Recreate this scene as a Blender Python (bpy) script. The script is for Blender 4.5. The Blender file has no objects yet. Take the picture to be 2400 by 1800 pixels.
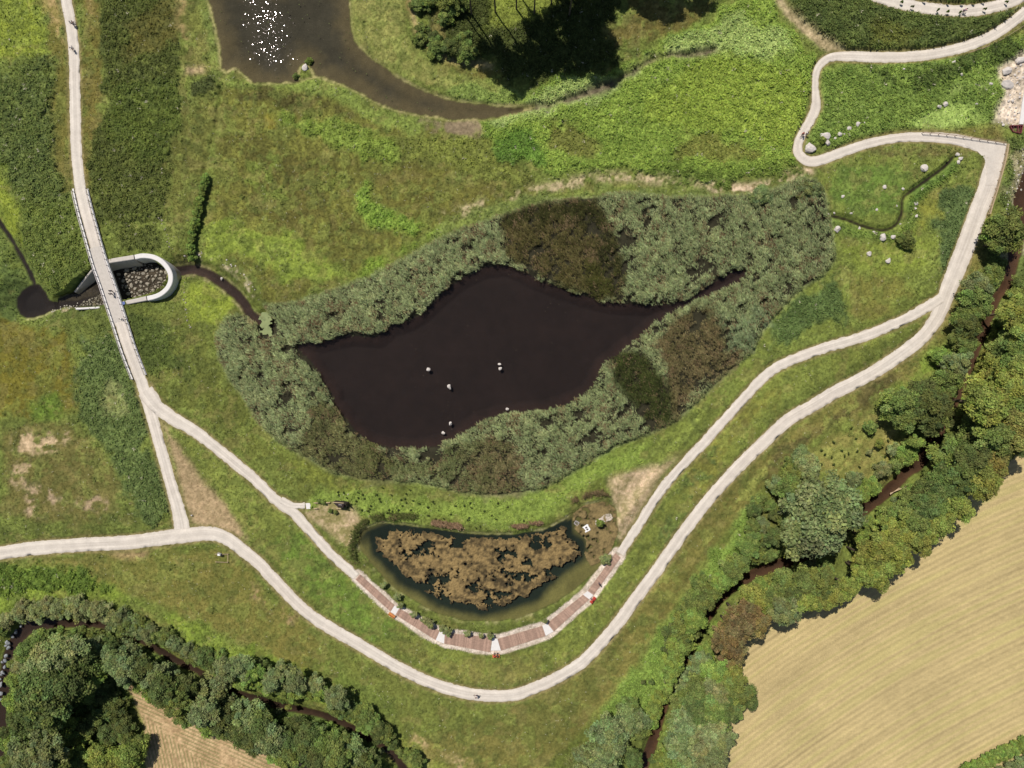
import bpy, math, random
import numpy as np
from mathutils import Vector, Matrix

random.seed(7)
RNG = np.random.default_rng(7)
scene = bpy.context.scene
COL = scene.collection

# ------------------------------------------------------------------ camera, sky, sun, exposure
H = 166.7                       # drone height in metres; the picture spans 240 x 180 m on the ground
cam_d = bpy.data.cameras.new('camera')
cam_d.sensor_width = 36.0
cam_d.lens = 36.0 * H / 240.0
cam_d.clip_end = 4000
cam = bpy.data.objects.new('camera', cam_d)
cam.location = (0, 0, H)
COL.objects.link(cam)
scene.camera = cam

SUN_AZ = math.radians(34.7)     # sun stands up-left of the picture
SUN_ZEN = math.radians(31.0)
world = bpy.data.worlds.new('World')
scene.world = world
world.use_nodes = True
wn = world.node_tree.nodes
sky = wn.new('ShaderNodeTexSky')
sky.sky_type = 'NISHITA'
sky.sun_disc = False
sky.sun_elevation = math.pi / 2 - SUN_ZEN
sky.sun_rotation = -SUN_AZ
world.node_tree.links.new(sky.outputs['Color'], wn['Background'].inputs['Color'])
wn['Background'].inputs['Strength'].default_value = 0.065

sun_d = bpy.data.lights.new('sun', 'SUN')
sun_d.energy = 4.6
sun_d.angle = math.radians(0.5)
sun_d.color = (1.0, 0.94, 0.86)
sun = bpy.data.objects.new('sun', sun_d)
sdir = Vector((math.sin(SUN_AZ) * math.sin(SUN_ZEN), -math.cos(SUN_AZ) * math.sin(SUN_ZEN), -math.cos(SUN_ZEN)))
sun.rotation_euler = sdir.to_track_quat('-Z', 'Y').to_euler()
sun.location = (-60, 90, 150)
COL.objects.link(sun)
scene.view_settings.view_transform = 'Standard'
scene.view_settings.look = 'None'
scene.view_settings.gamma = 1.0
scene.view_settings.exposure = 0.0
scene.cycles.max_bounces = 6
scene.cycles.transparent_max_bounces = 8

# ------------------------------------------------------------------ helpers
S = 0.1                         # metres per source pixel (2400 x 1800)
FK = 2400.0 / 2212.0
def src(p, z=0.0):
    k = (H - z) / H
    return ((p[0] - 1200) * S * k, (900 - p[1]) * S * k)
def F(pts, z=0.0):              # points read in the full view (2212 px wide)
    return [src((x * FK, y * FK), z) for x, y in pts]
def f1(x, y, z=0.0): return src((x * FK, y * FK), z)
def T(c, r, pts, z=0.0):        # points read in one of 4 x 4 enlarged tiles
    k = 600.0 / 2212.0
    return [src((x * k + 600 * c, y * k + 450 * r), z) for x, y in pts]
def t1(c, r, x, y, z=0.0): return T(c, r, [(x, y)], z)[0]
def Zm(x0, y0, k, pts, z=0.0):
    return [src((x0 + x / k, y0 + y / k), z) for x, y in pts]
def lin(c):
    c = np.asarray(c, float) / 255.0
    return np.where(c <= 0.04045, c / 12.92, ((c + 0.055) / 1.055) ** 2.4)
def sstep(a, b, x):
    t = np.clip((x - a) / (b - a), 0, 1)
    return t * t * (3 - 2 * t)

_TAB = RNG.random((256, 256))
def vnoise(x, y, lam, seed=0):
    x = np.asarray(x) / lam + seed * 17.31; y = np.asarray(y) / lam + seed * 5.77
    ix = np.floor(x).astype(int); iy = np.floor(y).astype(int)
    fx = x - ix; fy = y - iy
    fx = fx * fx * (3 - 2 * fx); fy = fy * fy * (3 - 2 * fy)
    a = _TAB[ix & 255, iy & 255]; b = _TAB[(ix + 1) & 255, iy & 255]
    c = _TAB[ix & 255, (iy + 1) & 255]; d = _TAB[(ix + 1) & 255, (iy + 1) & 255]
    return (a + (b - a) * fx) * (1 - fy) + (c + (d - c) * fx) * fy
def fbm(x, y, lam, seed=0, o=3):
    s = 0; w = 0; a = 1.0
    for i in range(o):
        s = s + a * vnoise(x + 0.37 * i * y, y - 0.37 * i * x, lam / 2 ** i, seed + i * 3); w += a; a *= 0.55
    return s / w
_JX = RNG.random((256, 256)); _JY = RNG.random((256, 256)); _JH = RNG.random((256, 256))
def domes(x, y, lam, seed=0):
    x = np.asarray(x) / lam + seed * 13.7; y = np.asarray(y) / lam + seed * 7.9
    ix = np.floor(x).astype(int); iy = np.floor(y).astype(int)
    best = np.zeros(np.shape(x))
    for dx in (-1, 0, 1):
        for dy in (-1, 0, 1):
            jx = (ix + dx) & 255; jy = (iy + dy) & 255
            px = ix + dx + _JX[jx, jy]; py = iy + dy + _JY[jx, jy]
            d2 = (x - px) ** 2 + (y - py) ** 2
            best = np.maximum(best, (0.35 + 0.65 * _JH[jx, jy]) * np.sqrt(np.clip(1 - d2 / 0.72, 0, 1)))
    return best

def spline(pts, n=8):
    P = [np.array(p, float) for p in pts]
    P = [2 * P[0] - P[1]] + P + [2 * P[-1] - P[-2]]
    out = []
    for i in range(1, len(P) - 2):
        for k in range(n):
            t = k / n
            out.append(0.5 * ((2 * P[i]) + (-P[i - 1] + P[i + 1]) * t + (2 * P[i - 1] - 5 * P[i] + 4 * P[i + 1] - P[i + 2]) * t * t
                              + (-P[i - 1] + 3 * P[i] - 3 * P[i + 1] + P[i + 2]) * t ** 3))
    out.append(P[-2])
    return np.array(out)

# ------------------------------------------------------------------ the ground grid
STEP = 0.27
XF = np.arange(-137, 137.01, STEP); YF = np.arange(-105, 105.01, STEP)
NXF, NYF = len(XF), len(YF)
CS = 0.54                       # coarse grid for distances
XC = np.arange(-139, 139.6, CS); YC = np.arange(-107, 107.6, CS)
GXC, GYC = np.meshgrid(XC, YC)
FAR = 30.0
def up(a):                      # coarse -> fine, bilinear
    u = (XF - XC[0]) / CS; v = (YF - YC[0]) / CS
    iu = np.floor(u).astype(int); iv = np.floor(v).astype(int)
    fu = u - iu; fv = (v - iv)[:, None]
    A = a[np.ix_(iv, iu)] * (1 - fu) + a[np.ix_(iv, iu + 1)] * fu
    B = a[np.ix_(iv + 1, iu)] * (1 - fu) + a[np.ix_(iv + 1, iu + 1)] * fu
    return A * (1 - fv) + B * fv
def _box(P, m):
    x0, y0 = P.min(0) - m; x1, y1 = P.max(0) + m
    i0, i1 = np.searchsorted(XC, [x0, x1]); j0, j1 = np.searchsorted(YC, [y0, y1])
    return slice(j0, j1), slice(i0, i1)
def _segdist(X, Y, a, b):
    d = b - a; L = max(d @ d, 1e-9)
    t = np.clip(((X - a[0]) * d[0] + (Y - a[1]) * d[1]) / L, 0, 1)
    return (X - a[0] - t * d[0]) ** 2 + (Y - a[1] - t * d[1]) ** 2, t
def sdf_poly(poly, m=8.0):
    P = np.array(poly, float)
    out = np.full(GXC.shape, FAR)
    sj, si = _box(P, m)
    X = GXC[sj, si]; Y = GYC[sj, si]
    if X.size == 0: return out
    best = np.full(X.shape, 1e9); ins = np.zeros(X.shape, bool)
    for k in range(len(P)):
        a = P[k]; b = P[(k + 1) % len(P)]
        best = np.minimum(best, _segdist(X, Y, a, b)[0])
        if a[1] != b[1]:
            c = ((a[1] > Y) != (b[1] > Y)) & (X < (b[0] - a[0]) * (Y - a[1]) / (b[1] - a[1]) + a[0])
            ins ^= c
    d = np.sqrt(best)
    out[sj, si] = np.where(ins, -d, d)
    return out
def sdf_line(pts, w, m=8.0):    # w: half width, number or one per point
    P = np.array(pts, float); W = np.full(len(P), w) if np.isscalar(w) else np.array(w, float)
    out = np.full(GXC.shape, FAR)
    for k in range(len(P) - 1):
        sj, si = _box(P[k:k + 2], m)
        X = GXC[sj, si]; Y = GYC[sj, si]
        if X.size == 0: continue
        d2, t = _segdist(X, Y, P[k], P[k + 1])
        out[sj, si] = np.minimum(out[sj, si], np.sqrt(d2) - (W[k] + (W[k + 1] - W[k]) * t))
    return out
GX, GY = np.meshgrid(XF, YF)
NA = fbm(GX, GY, 4.0, 1, 4) - 0.5       # shared noises
NB = fbm(GX, GY, 1.3, 2, 3) - 0.5
NC = fbm(GX, GY, 11.0, 3, 3) - 0.5
ND = vnoise(GX, GY, 0.42, 9) - 0.5

# ------------------------------------------------------------------ land cover
KV = 0.92
CA = np.zeros(GX.shape + (3,)); CA[:] = lin((102, 112, 50))
CB = np.zeros(GX.shape + (3,)); CB[:] = lin((84, 92, 40))
FINE = np.full(GX.shape, 0.5); DOME = np.full(GX.shape, 0.12); VEG = np.full(GX.shape, 1.0)
def warm(c):
    c = np.asarray(c, float)
    g = np.clip((c[1] - max(c[0], c[2])) / 30.0, -.2, 1)        # how green it is
    y = c.mean()
    if c[1] > c[2] + 20 and c[1] >= c[0] - 4:
        c = y + (c - y) * .90
        c = (c + np.array([7, 1, 2]) * (.5 + .6 * max(g, 0))) * np.array([1.045, 1.04, .97])
    return c
def layer(poly, a, b=None, fine=0.5, dome=0.1, veg=1.0, edge=2.4, rough=2.4, alpha=1.0, sd=None, mot=0.0, seed=0):
    if b is None: b = tuple(0.86 * v for v in a)
    if sd is None: sd = up(sdf_poly(poly))
    s = sd + rough * (2.2 * NA + 1.0 * NB) + (2.6 * NC * rough if rough > 1.2 else 0)
    m = 1 - sstep(-edge * 0.5, edge * 0.5, s)
    if mot > 0:
        n = fbm(GX, GY, 1.7, 40 + seed, 3) + 0.5 * NC
        m = m * sstep(0.5 - 0.12 + (mot - 0.5) * 0.3, 0.5 + 0.12 + (mot - 0.5) * 0.3, n)
    m = (m * alpha)
    mm = m[..., None]
    a = warm(a); b = warm(b)
    CA[:] = CA * (1 - mm) + lin(a) * mm
    CB[:] = CB * (1 - mm) + lin(b) * mm
    for arr, v in ((FINE, fine), (DOME, dome), (VEG, veg)):
        arr[:] = arr * (1 - m) + v * m
    return m
L = lambda pts, *a, **k: layer(F(pts), *a, **k)
def Lline(pts, w, *a, **k):
    return layer(None, *a, sd=up(sdf_line(spline(F(pts), 5), w)), **k)

# west of the bridge path
L([(-30,-30),(160,-30),(170,120),(178,300),(185,420),(240,640),(100,700),(-30,700)], (88,106,46), (74,94,42), dome=.3)
L([(-30,-30),(105,-30),(110,60),(120,110),(60,130),(-30,160)], (120,138,45), (98,118,42), dome=.25)
L([(-30,170),(60,130),(122,120),(125,300),(135,380),(160,430),(170,470),(100,480),(60,440),(-30,330)], (88,106,52), (70,90,48), dome=.6)
L([(-30,330),(10,360),(25,420),(45,470),(40,520),(-30,470)], (124,142,46), (108,130,44), dome=.1)
L([(60,440),(170,430),(200,520),(215,580),(160,625),(110,640),(85,600),(50,500)], (94,112,50), (76,96,44), dome=.5)
L([(-30,500),(10,520),(45,600),(20,640),(25,700),(-30,720)], (84,108,52), (74,96,48), dome=.25)
L([(85,-30),(128,-30),(140,60),(147,110),(128,100),(105,60),(98,20)], (172,146,102), (140,130,70), dome=0, veg=.5)
L([(108,60),(147,100),(152,250),(158,430),(140,380),(126,300),(122,120)], (116,108,52), (100,104,44), dome=.05)
L([(160,-30),(218,-30),(222,100),(225,250),(215,330),(195,430),(180,330),(172,100)], (110,104,47), (98,96,42), dome=.04)
L([(178,-30),(205,-30),(205,30),(195,60),(185,40)], (166,142,96), (130,120,62), alpha=.8, dome=0)
L([(180,150),(215,180),(215,330),(190,400)], (122,112,58), (104,100,46), alpha=.6, dome=.05)
L([(218,-30),(385,-30),(390,60),(390,130),(402,160),(400,230),(390,300),(372,390),(352,480),(240,500),(210,440),(195,400),(218,300),(228,180),(220,60)], (80,94,42), (64,78,36), dome=.5)
L([(290,60),(385,-30),(388,90),(330,120),(260,150)], (92,88,40), (74,78,34), alpha=.7, dome=.3)
L([(240,180),(400,170),(400,300),(380,330),(300,330),(240,280)], (84,104,42), (64,84,36), dome=.5, alpha=.8)
L([(382,-30),(402,-30),(412,60),(425,115),(410,130),(398,90)], (156,136,92), (120,115,60), dome=.05, veg=.6)
L([(402,-30),(430,-30),(445,60),(455,110),(450,150),(420,170),(405,150),(412,60)], (104,114,52), (92,102,46), dome=.15)
L([(398,148),(440,146),(440,156),(400,158)], (196,170,130), dome=0, veg=.3, rough=.6)
L([(425,-30),(447,-30),(460,60),(472,110),(476,160),(478,185),(462,180),(455,120),(440,60)], (104,126,62), (118,134,62), dome=.1, rough=.6)
L([(400,170),(455,165),(470,185),(465,215),(430,225),(405,210)], (72,86,44), (60,74,38), dome=.5)
L([(400,215),(470,200),(460,300),(440,370),(410,400),(405,480),(395,560),(355,550),(350,480),(372,390),(395,300)], (104,112,52), (88,96,42), dome=.08)
L([(228,470),(350,480),(355,550),(300,545),(262,545),(238,540)], (84,98,44), (66,80,36), dome=.45)
# central meadow
L([(478,185),(640,185),(760,215),(900,260),(1000,290),(1080,330),(1200,400),(1080,440),(960,490),(860,560),(720,610),(600,650),(560,600),(500,560),(430,545),(440,450),(455,370),(470,290)], (102,108,46), (84,88,38), dome=.14)
L([(520,330),(700,330),(720,480),(640,500),(540,470)], (88,86,38), (76,78,36), dome=.1, alpha=.7)
L([(478,172),(560,180),(680,160),(745,182),(800,225),(880,248),(920,262),(900,300),(840,290),(760,250),(700,205),(600,195),(490,188)], (116,140,62), (100,122,54), dome=.2)
L([(600,230),(640,255),(690,240),(740,250),(800,270),(860,300),(900,320),(840,370),(760,340),(700,330),(640,290),(600,280)], (108,134,54), (86,108,44), dome=.45)
L([(555,245),(595,240),(600,275),(570,285)], (132,130,46), dome=.05)
L([(490,195),(600,200),(690,215),(775,232),(770,255),(700,240),(640,230),(560,225),(500,225)], (80,82,37), dome=.15)
L([(525,350),(600,340),(620,430),(575,450),(530,400)], (102,122,48), dome=.25, mot=.5)
L([(660,340),(760,360),(770,420),(700,430)], (98,112,46), dome=.3, mot=.55, seed=2)
L([(430,490),(470,480),(540,490),(600,500),(640,490),(660,530),(700,545),(700,565),(760,590),(700,605),(620,600),(560,560),(500,545),(440,560)], (120,142,54), (102,126,46), dome=.16)
L([(755,410),(790,400),(800,440),(870,470),(920,475),(935,490),(900,520),(850,500),(790,490),(760,460)], (110,142,54), (92,124,48), dome=.5)
L([(775,580),(830,550),(880,520),(930,490),(985,470),(975,500),(920,535),(860,565),(820,590),(780,600)], (110,142,50), (92,122,44), dome=.4)
L([(950,385),(1010,375),(1030,400),(980,420),(940,410)], (108,128,62), dome=.3)
L([(850,300),(960,290),(1080,270),(1070,330),(1200,400),(1060,390),(940,350),(870,340)], (104,118,50), (86,98,44), dome=.35)
L([(800,360),(920,360),(1040,400),(1060,430),(940,450),(840,440)], (104,106,46), (92,92,42), dome=.1, alpha=.7)
L([(915,252),(960,262),(1010,262),(1045,265),(1035,288),(980,292),(940,285)], (140,124,98), (122,108,84), dome=0, veg=.15, fine=.2)
# top stream bank, grove
L([(755,-30),(870,-30),(880,60),(930,130),(1000,160),(1080,180),(1140,200),(1180,230),(1060,228),(960,212),(880,185),(820,140),(770,95),(757,50)], (130,134,74), (112,126,60), dome=.06)
L([(1000,175),(1100,190),(1180,200),(1190,235),(1060,232),(960,215),(900,190),(940,185)], (108,134,64), (92,116,54), dome=.35)
L([(868,-30),(885,60),(930,130),(1000,165),(1100,180),(1090,145),(1030,140),(965,130),(920,95),(895,40),(885,-30)], (114,108,54), (100,98,46), dome=.08)
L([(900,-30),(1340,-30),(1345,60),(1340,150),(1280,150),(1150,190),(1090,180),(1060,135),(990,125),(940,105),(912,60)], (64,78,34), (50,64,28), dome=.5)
L([(1065,-30),(1180,-30),(1180,25),(1120,50),(1060,50)], (112,130,50), dome=.3)  # brighter green painted where the sun reaches the grass in the grove
L([(920,20),(960,10),(965,60),(960,95),(930,80)], (120,114,64), dome=.1)
L([(1335,-30),(1395,-30),(1430,-30),(1475,0),(1530,20),(1480,70),(1430,85),(1330,100),(1300,60),(1360,30)], (108,100,50), (94,88,42), dome=.05)
Lline([(885,-30),(895,45),(915,85),(950,115),(990,133),(1060,142)], .55, (190,166,120), (150,136,88), dome=0, rough=.4, veg=.3)
# lush marsh on the right of the middle
L([(1050,240),(1150,205),(1200,170),(1300,180),(1420,90),(1500,60),(1560,20),(1640,-30),(1670,-30),(1700,40),(1740,90),(1762,130),(1756,230),(1724,300),(1720,345),(1680,370),(1560,400),(1440,385),(1280,380),(1200,395),(1080,330),(1050,290)], (112,140,58), (92,120,48), dome=.6)
L([(1140,220),(1230,180),(1330,180),(1430,100),(1600,40),(1680,60),(1720,110),(1650,130),(1530,110),(1440,130),(1380,165),(1290,215),(1180,250),(1080,265)], (136,160,94), (112,136,76), dome=.6)
L([(1460,160),(1560,130),(1680,150),(1745,180),(1745,270),(1700,330),(1600,300),(1480,270),(1400,250),(1400,200)], (122,146,56), (104,128,48), dome=.6, alpha=.75)
L([(1480,300),(1600,300),(1650,340),(1560,350),(1470,330)], (114,118,58), (96,104,48), dome=.45, alpha=.8)
L([(1060,300),(1140,280),(1190,330),(1200,380),(1120,360),(1070,345)], (86,126,46), (70,104,40), dome=.5)
L([(1200,350),(1300,370),(1440,372),(1560,385),(1680,350),(1700,370),(1560,402),(1440,388),(1280,384)], (90,116,46), (72,96,38), dome=.55)
L([(1190,270),(1260,290),(1300,330),(1250,350),(1170,330)], (108,104,54), dome=.3, alpha=.6)
Lline([(1105,240),(1200,225),(1300,190),(1340,170),(1400,135),(1440,120),(1490,118),(1540,110)], .7, (112,98,82), (84,76,60), dome=.1, veg=.3, rough=.9)
Lline([(960,470),(1010,455),(1080,432),(1150,415),(1210,402),(1290,385),(1380,385),(1450,395),(1560,410),(1640,405),(1700,385),(1745,365)], 1.3, (184,164,134), (104,114,60), dome=.25, veg=.5, mot=.42, rough=.9)
Lline([(1540,408),(1640,407),(1700,387),(1748,368)], 1.0, (206,184,158), (150,130,96), dome=.2, veg=.2, rough=.7, mot=.3)
L([(960,480),(1080,445),(1210,412),(1290,395),(1400,400),(1560,420),(1700,400),(1740,380),(1740,400),(1650,430),(1450,430),(1340,425),(1200,445),(1080,475),(960,510),(870,565),(800,600),(860,560)], (104,122,60), (86,106,52), dome=.3)
# upper right slopes
L([(1690,-30),(1900,-30),(1950,5),(2040,35),(2100,35),(2190,5),(2215,-20),(2260,-30),(2260,25),(2160,70),(2050,100),(1950,108),(1820,108),(1760,95),(1720,50)], (74,92,44), (56,74,36), dome=.75, rough=.4)
L([(1880,60),(1990,70),(1960,100),(1880,100)], (88,96,40), (70,80,34), dome=.6, alpha=.7)
L([(1960,-30),(2180,-30),(2100,0),(2020,2)], (60,74,36), dome=.5)
Lline([(1665,-30),(1700,25),(1740,65),(1780,95),(1815,112)], .95, (190,170,136), (150,136,100), dome=0, veg=.3, rough=.7)
L([(1765,150),(1830,140),(1960,135),(2080,120),(2160,95),(2250,60),(2250,140),(2150,260),(2060,285),(1930,282),(1850,300),(1800,320),(1745,310),(1740,290),(1770,240),(1770,190)], (100,128,56), (80,108,46), dome=.5, rough=.6)
L([(1935,262),(2000,255),(2070,230),(2120,260),(2140,275),(2060,280)], (142,172,92), (120,150,74), dome=.3)
L([(2060,190),(2110,170),(2160,150),(2180,170),(2120,195)], (134,164,86), dome=.3)
L([(1880,150),(1990,150),(2060,130),(2150,100),(2200,90),(2190,130),(2090,160),(1990,190),(1920,180)], (70,94,40), (52,72,32), dome=.8)
L([(1800,330),(1850,305),(1950,282),(2060,280),(2150,272),(2172,300),(2100,290),(2000,283),(1900,297)], (122,114,60), (104,100,50), dome=.15, rough=.5)
L([(2150,150),(2250,90),(2250,260),(2190,275),(2145,262),(2150,235),(2165,200)], (206,190,170), (150,138,120), dome=.3, veg=.12, rough=.7)
L([(2165,290),(2250,280),(2250,620),(2120,640),(2150,520),(2150,420)], (84,104,50), (68,86,42), dome=.5)
L([(2192,335),(2250,300),(2250,520),(2175,540),(2180,440),(2190,390)], (170,160,136), (110,112,76), dome=.4, veg=.3)
# meadow inside the right hand paths
L([(1755,365),(1850,335),(1950,312),(2060,310),(2110,330),(2130,360),(2120,420),(2080,520),(2030,610),(1990,650),(1850,720),(1700,790),(1600,860),(1500,960),(1420,1010),(1300,1020),(1450,920),(1560,820),(1650,710),(1740,620),(1800,560),(1800,480),(1770,400)], (104,122,52), (90,106,46), dome=.16)
L([(1800,360),(1920,345),(1960,380),(1940,450),(1860,470),(1790,450)], (90,122,48), (78,106,44), dome=.12)
L([(1780,350),(1900,320),(2060,310),(2110,335),(2060,335),(1980,330),(1860,345)], (108,108,58), (90,92,48), dome=.2)
L([(1990,430),(2050,420),(2060,470),(2020,500),(1980,480)], (130,136,54), dome=.1, alpha=.8)
L([(1820,540),(1900,520),(2000,500),(2040,520),(2010,590),(1930,600),(1850,590)], (116,136,52), (102,120,48), dome=.12)
L([(2050,420),(2110,400),(2120,430),(2075,520),(2040,600),(2010,610),(2020,530),(2040,480)], (78,102,56), (64,88,48), dome=.4)
L([(1670,690),(1740,630),(1800,590),(1830,650),(1830,690),(1780,700),(1700,750),(1650,760)], (74,100,52), (62,86,44), dome=.45)
L([(1830,590),(1930,600),(2000,620),(1960,660),(1850,700),(1830,660)], (114,118,54), (100,106,48), dome=.08)
L([(1980,395),(2030,375),(2060,345),(2070,370),(2010,410),(1960,470),(1950,440)], (80,112,46), (64,92,38), dome=.5, rough=.7)
L([(1790,468),(1870,495),(1940,500),(1980,440),(1990,470),(1950,520),(1860,520),(1800,500)], (92,120,50), (76,100,44), dome=.4, rough=.7)
# between the two long paths
L([(1990,690),(1850,780),(1720,850),(1620,950),(1530,1060),(1460,1160),(1400,1250),(1330,1340),(1250,1420),(1150,1470),(1060,1480),(950,1460),(860,1420),(740,1340),(650,1270),(590,1200),(520,1140),(450,1040),(380,940),(360,900),(430,960),(540,1040),(640,1110),(740,1200),(850,1320),(960,1400),(1080,1425),(1200,1380),(1300,1270),(1400,1080),(1500,950),(1620,820),(1760,770),(1900,720)], (110,124,54), (94,110,48), dome=.14, rough=.5)
L([(1500,980),(1600,880),(1700,830),(1640,900),(1560,1000),(1500,1080)], (124,130,58), dome=.1)
L([(1450,1090),(1540,960),(1580,950),(1500,1080),(1440,1180),(1420,1170)], (86,108,52), dome=.3, mot=.5)
L([(650,1150),(720,1230),(800,1310),(850,1350),(800,1380),(720,1320),(650,1250),(600,1190)], (92,124,46), (84,110,44), dome=.14)
L([(880,1400),(960,1430),(1040,1440),(1020,1470),(950,1450)], (128,128,66), alpha=.7, dome=.05)
L([(1090,1430),(1150,1440),(1160,1460),(1080,1470)], (136,130,72), alpha=.6, dome=.05)
L([(330,840),(430,920),(540,1010),(640,1090),(760,1090),(900,1070),(780,1040),(660,990),(560,920),(490,820),(470,740),(400,660),(290,690),(300,760)], (94,106,45), (80,93,39), dome=.16)
L([(395,600),(440,610),(500,640),(530,665),(470,700),(410,690)], (126,146,50), (112,132,46), dome=.12)
L([(270,690),(350,690),(400,800),(330,810),(300,760)], (74,94,39), (62,80,34), dome=.3)
L([(560,900),(640,980),(760,1040),(900,1075),(700,1060),(600,990)], (112,126,50), dome=.12, alpha=.8)
L([(640,1090),(700,1060),(900,1075),(1080,1080),(1160,1065),(1280,1000),(1400,950),(1400,1010),(1300,1040),(1230,1090),(1180,1130),(1060,1145),(900,1130),(780,1120),(700,1095)], (112,138,58), (95,120,50), dome=.3)
# below the lower path
L([(1110,1520),(1240,1460),(1350,1350),(1450,1200),(1560,1060),(1700,930),(1850,840),(1950,770),(2020,710),(2060,620),(2100,530),(2140,440),(2150,480),(2120,600),(2050,720),(1960,830),(1900,870),(1700,980),(1640,1060),(1540,1180),(1450,1330),(1370,1440),(1300,1530),(1230,1600),(1150,1690),(850,1690),(880,1600),(1000,1560)], (112,110,56), (94,99,46), dome=.08, rough=.5)
L([(960,1560),(1100,1530),(1220,1480),(1330,1380),(1360,1400),(1280,1510),(1180,1590),(1020,1600)], (98,104,50), (88,96,44), dome=.12, alpha=.8)
L([(1640,1010),(1720,950),(1850,860),(1930,800),(1940,815),(1860,880),(1730,970),(1650,1040)], (88,86,48), dome=.2)
L([(1900,870),(1960,820),(2040,730),(2055,745),(1970,840),(1910,890)], (114,142,54), dome=.2)
L([(1300,1530),(1400,1400),(1500,1240),(1560,1160),(1620,1060),(1660,1090),(1600,1210),(1530,1300),(1460,1440),(1390,1560),(1320,1570)], (100,130,56), (82,110,46), dome=.5)
L([(1230,1660),(1290,1600),(1340,1560),(1305,1620),(1260,1690)], (170,146,108), dome=.05, mot=.5, veg=.6)
L([(1515,1445),(1532,1440),(1526,1462),(1516,1465)], (196,176,146), dome=0, veg=.3, rough=.3)
L([(1468,1520),(1480,1510),(1478,1535),(1466,1535)], (196,176,146), dome=0, veg=.3, rough=.3)
L([(1440,1540),(1520,1410),(1540,1410),(1470,1540)], (140,124,74), alpha=.6, dome=.05)
L([(1700,990),(1800,930),(1880,890),(1950,900),(1990,960),(1930,1040),(1840,1100),(1760,1010)], (122,120,64), (110,114,57), dome=.06)
L([(640,1290),(740,1370),(860,1440),(960,1480),(1060,1510),(1160,1495),(1100,1540),(1000,1560),(900,1600),(850,1560),(760,1480),(640,1400),(560,1330)], (100,114,50), (92,104,46), dome=.12)
L([(560,1290),(620,1310),(700,1400),(660,1400),(590,1340)], (122,114,60), alpha=.8, dome=.06)
L([(700,1420),(800,1470),(860,1540),(800,1560),(720,1500)], (92,116,48), dome=.2, alpha=.8)
L([(830,1590),(870,1600),(960,1650),(900,1690),(850,1640)], (128,142,62), dome=.08)
Lline([(900,1600),(950,1625),(985,1645),(1010,1665)], .9, (178,154,116), (120,120,60), dome=.05, mot=.5, veg=.5)
# bottom left
L([(-30,1215),(350,1190),(470,1180),(560,1260),(660,1350),(700,1420),(640,1440),(540,1400),(400,1340),(250,1280),(100,1240)], (112,110,54), (100,108,48), dome=.1)
L([(560,1265),(640,1340),(620,1350),(540,1290)], (160,138,96), mot=.5, dome=.03, veg=.6)
L([(240,1195),(320,1192),(310,1205),(260,1205)], (170,146,104), dome=0, veg=.5, rough=.6)
L([(-30,1230),(100,1225),(230,1260),(400,1330),(540,1400),(640,1450),(760,1520),(800,1560),(760,1560),(640,1500),(500,1450),(380,1370),(300,1310),(200,1290),(80,1300),(-30,1340)], (114,140,50), (92,118,42), dome=.2)
L([(-30,1215),(90,1215),(200,1240),(240,1275),(100,1270),(-30,1270)], (84,112,40), (66,92,36), dome=.6)
L([(20,1400),(100,1360),(250,1370),(400,1440),(560,1520),(700,1550),(850,1640),(880,1690),(640,1690),(500,1600),(275,1480),(320,1690),(-30,1690),(10,1500)], (72,98,40), (56,80,34), dome=.6)
# left lower meadow
L([(-30,690),(30,700),(160,700),(240,690),(280,780),(320,900),(360,1040),(375,1110),(340,1150),(150,1160),(-30,1180)], (90,106,46), (80,96,42), dome=.18)
L([(-30,690),(30,700),(140,720),(165,800),(170,880),(60,900),(-30,920)], (114,108,40), (100,100,37), dome=.06)
L([(75,880),(125,860),(130,905),(80,910)], (94,126,44), dome=.2)
L([(170,720),(250,720),(300,850),(350,1000),(370,1100),(330,1140),(270,1060),(230,980),(185,930),(180,820)], (86,108,58), (72,94,50), dome=.45)
L([(232,840),(265,850),(280,890),(250,890)], (142,152,98), dome=.2, alpha=.7)
L([(0,930),(150,910),(220,960),(260,1040),(230,1110),(100,1120),(0,1110)], (110,104,56), (96,100,50), dome=.1)
L([(25,945),(60,940),(100,945),(150,930),(165,940),(130,970),(70,985),(25,980)], (208,182,148), (176,154,118), dome=0, mot=.42, veg=.3)
L([(20,1005),(55,988),(65,1005),(45,1030),(12,1055)], (208,182,148), (176,154,118), dome=0, mot=.3, veg=.3)
L([(40,1070),(100,1055),(140,1085),(60,1105)], (194,170,136), dome=0, mot=.5, veg=.4)
L([(20,1035),(50,1030),(45,1065),(15,1060)], (194,170,136), dome=0, mot=.5, veg=.4, seed=3)
L([(160,1072),(225,1078),(228,1095),(165,1092)], (198,172,138), dome=0, mot=.5, veg=.4)
L([(352,915),(362,925),(400,985),(440,1040),(490,1090),(535,1165),(460,1150),(415,1130),(400,1090),(380,1010)], (174,150,116), (150,132,96), dome=.02, veg=.4, rough=.6)
L([(1315,1035),(1360,1015),(1435,1000),(1465,985),(1420,1040),(1380,1110),(1345,1170),(1330,1160),(1330,1110)], (192,168,138), (152,140,98), dome=.03, veg=.5, rough=.9)
L([(665,1110),(700,1105),(770,1110),(785,1130),(770,1160),(760,1190),(745,1190),(700,1140)], (188,164,134), (138,130,82), dome=.04, veg=.5)
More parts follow.
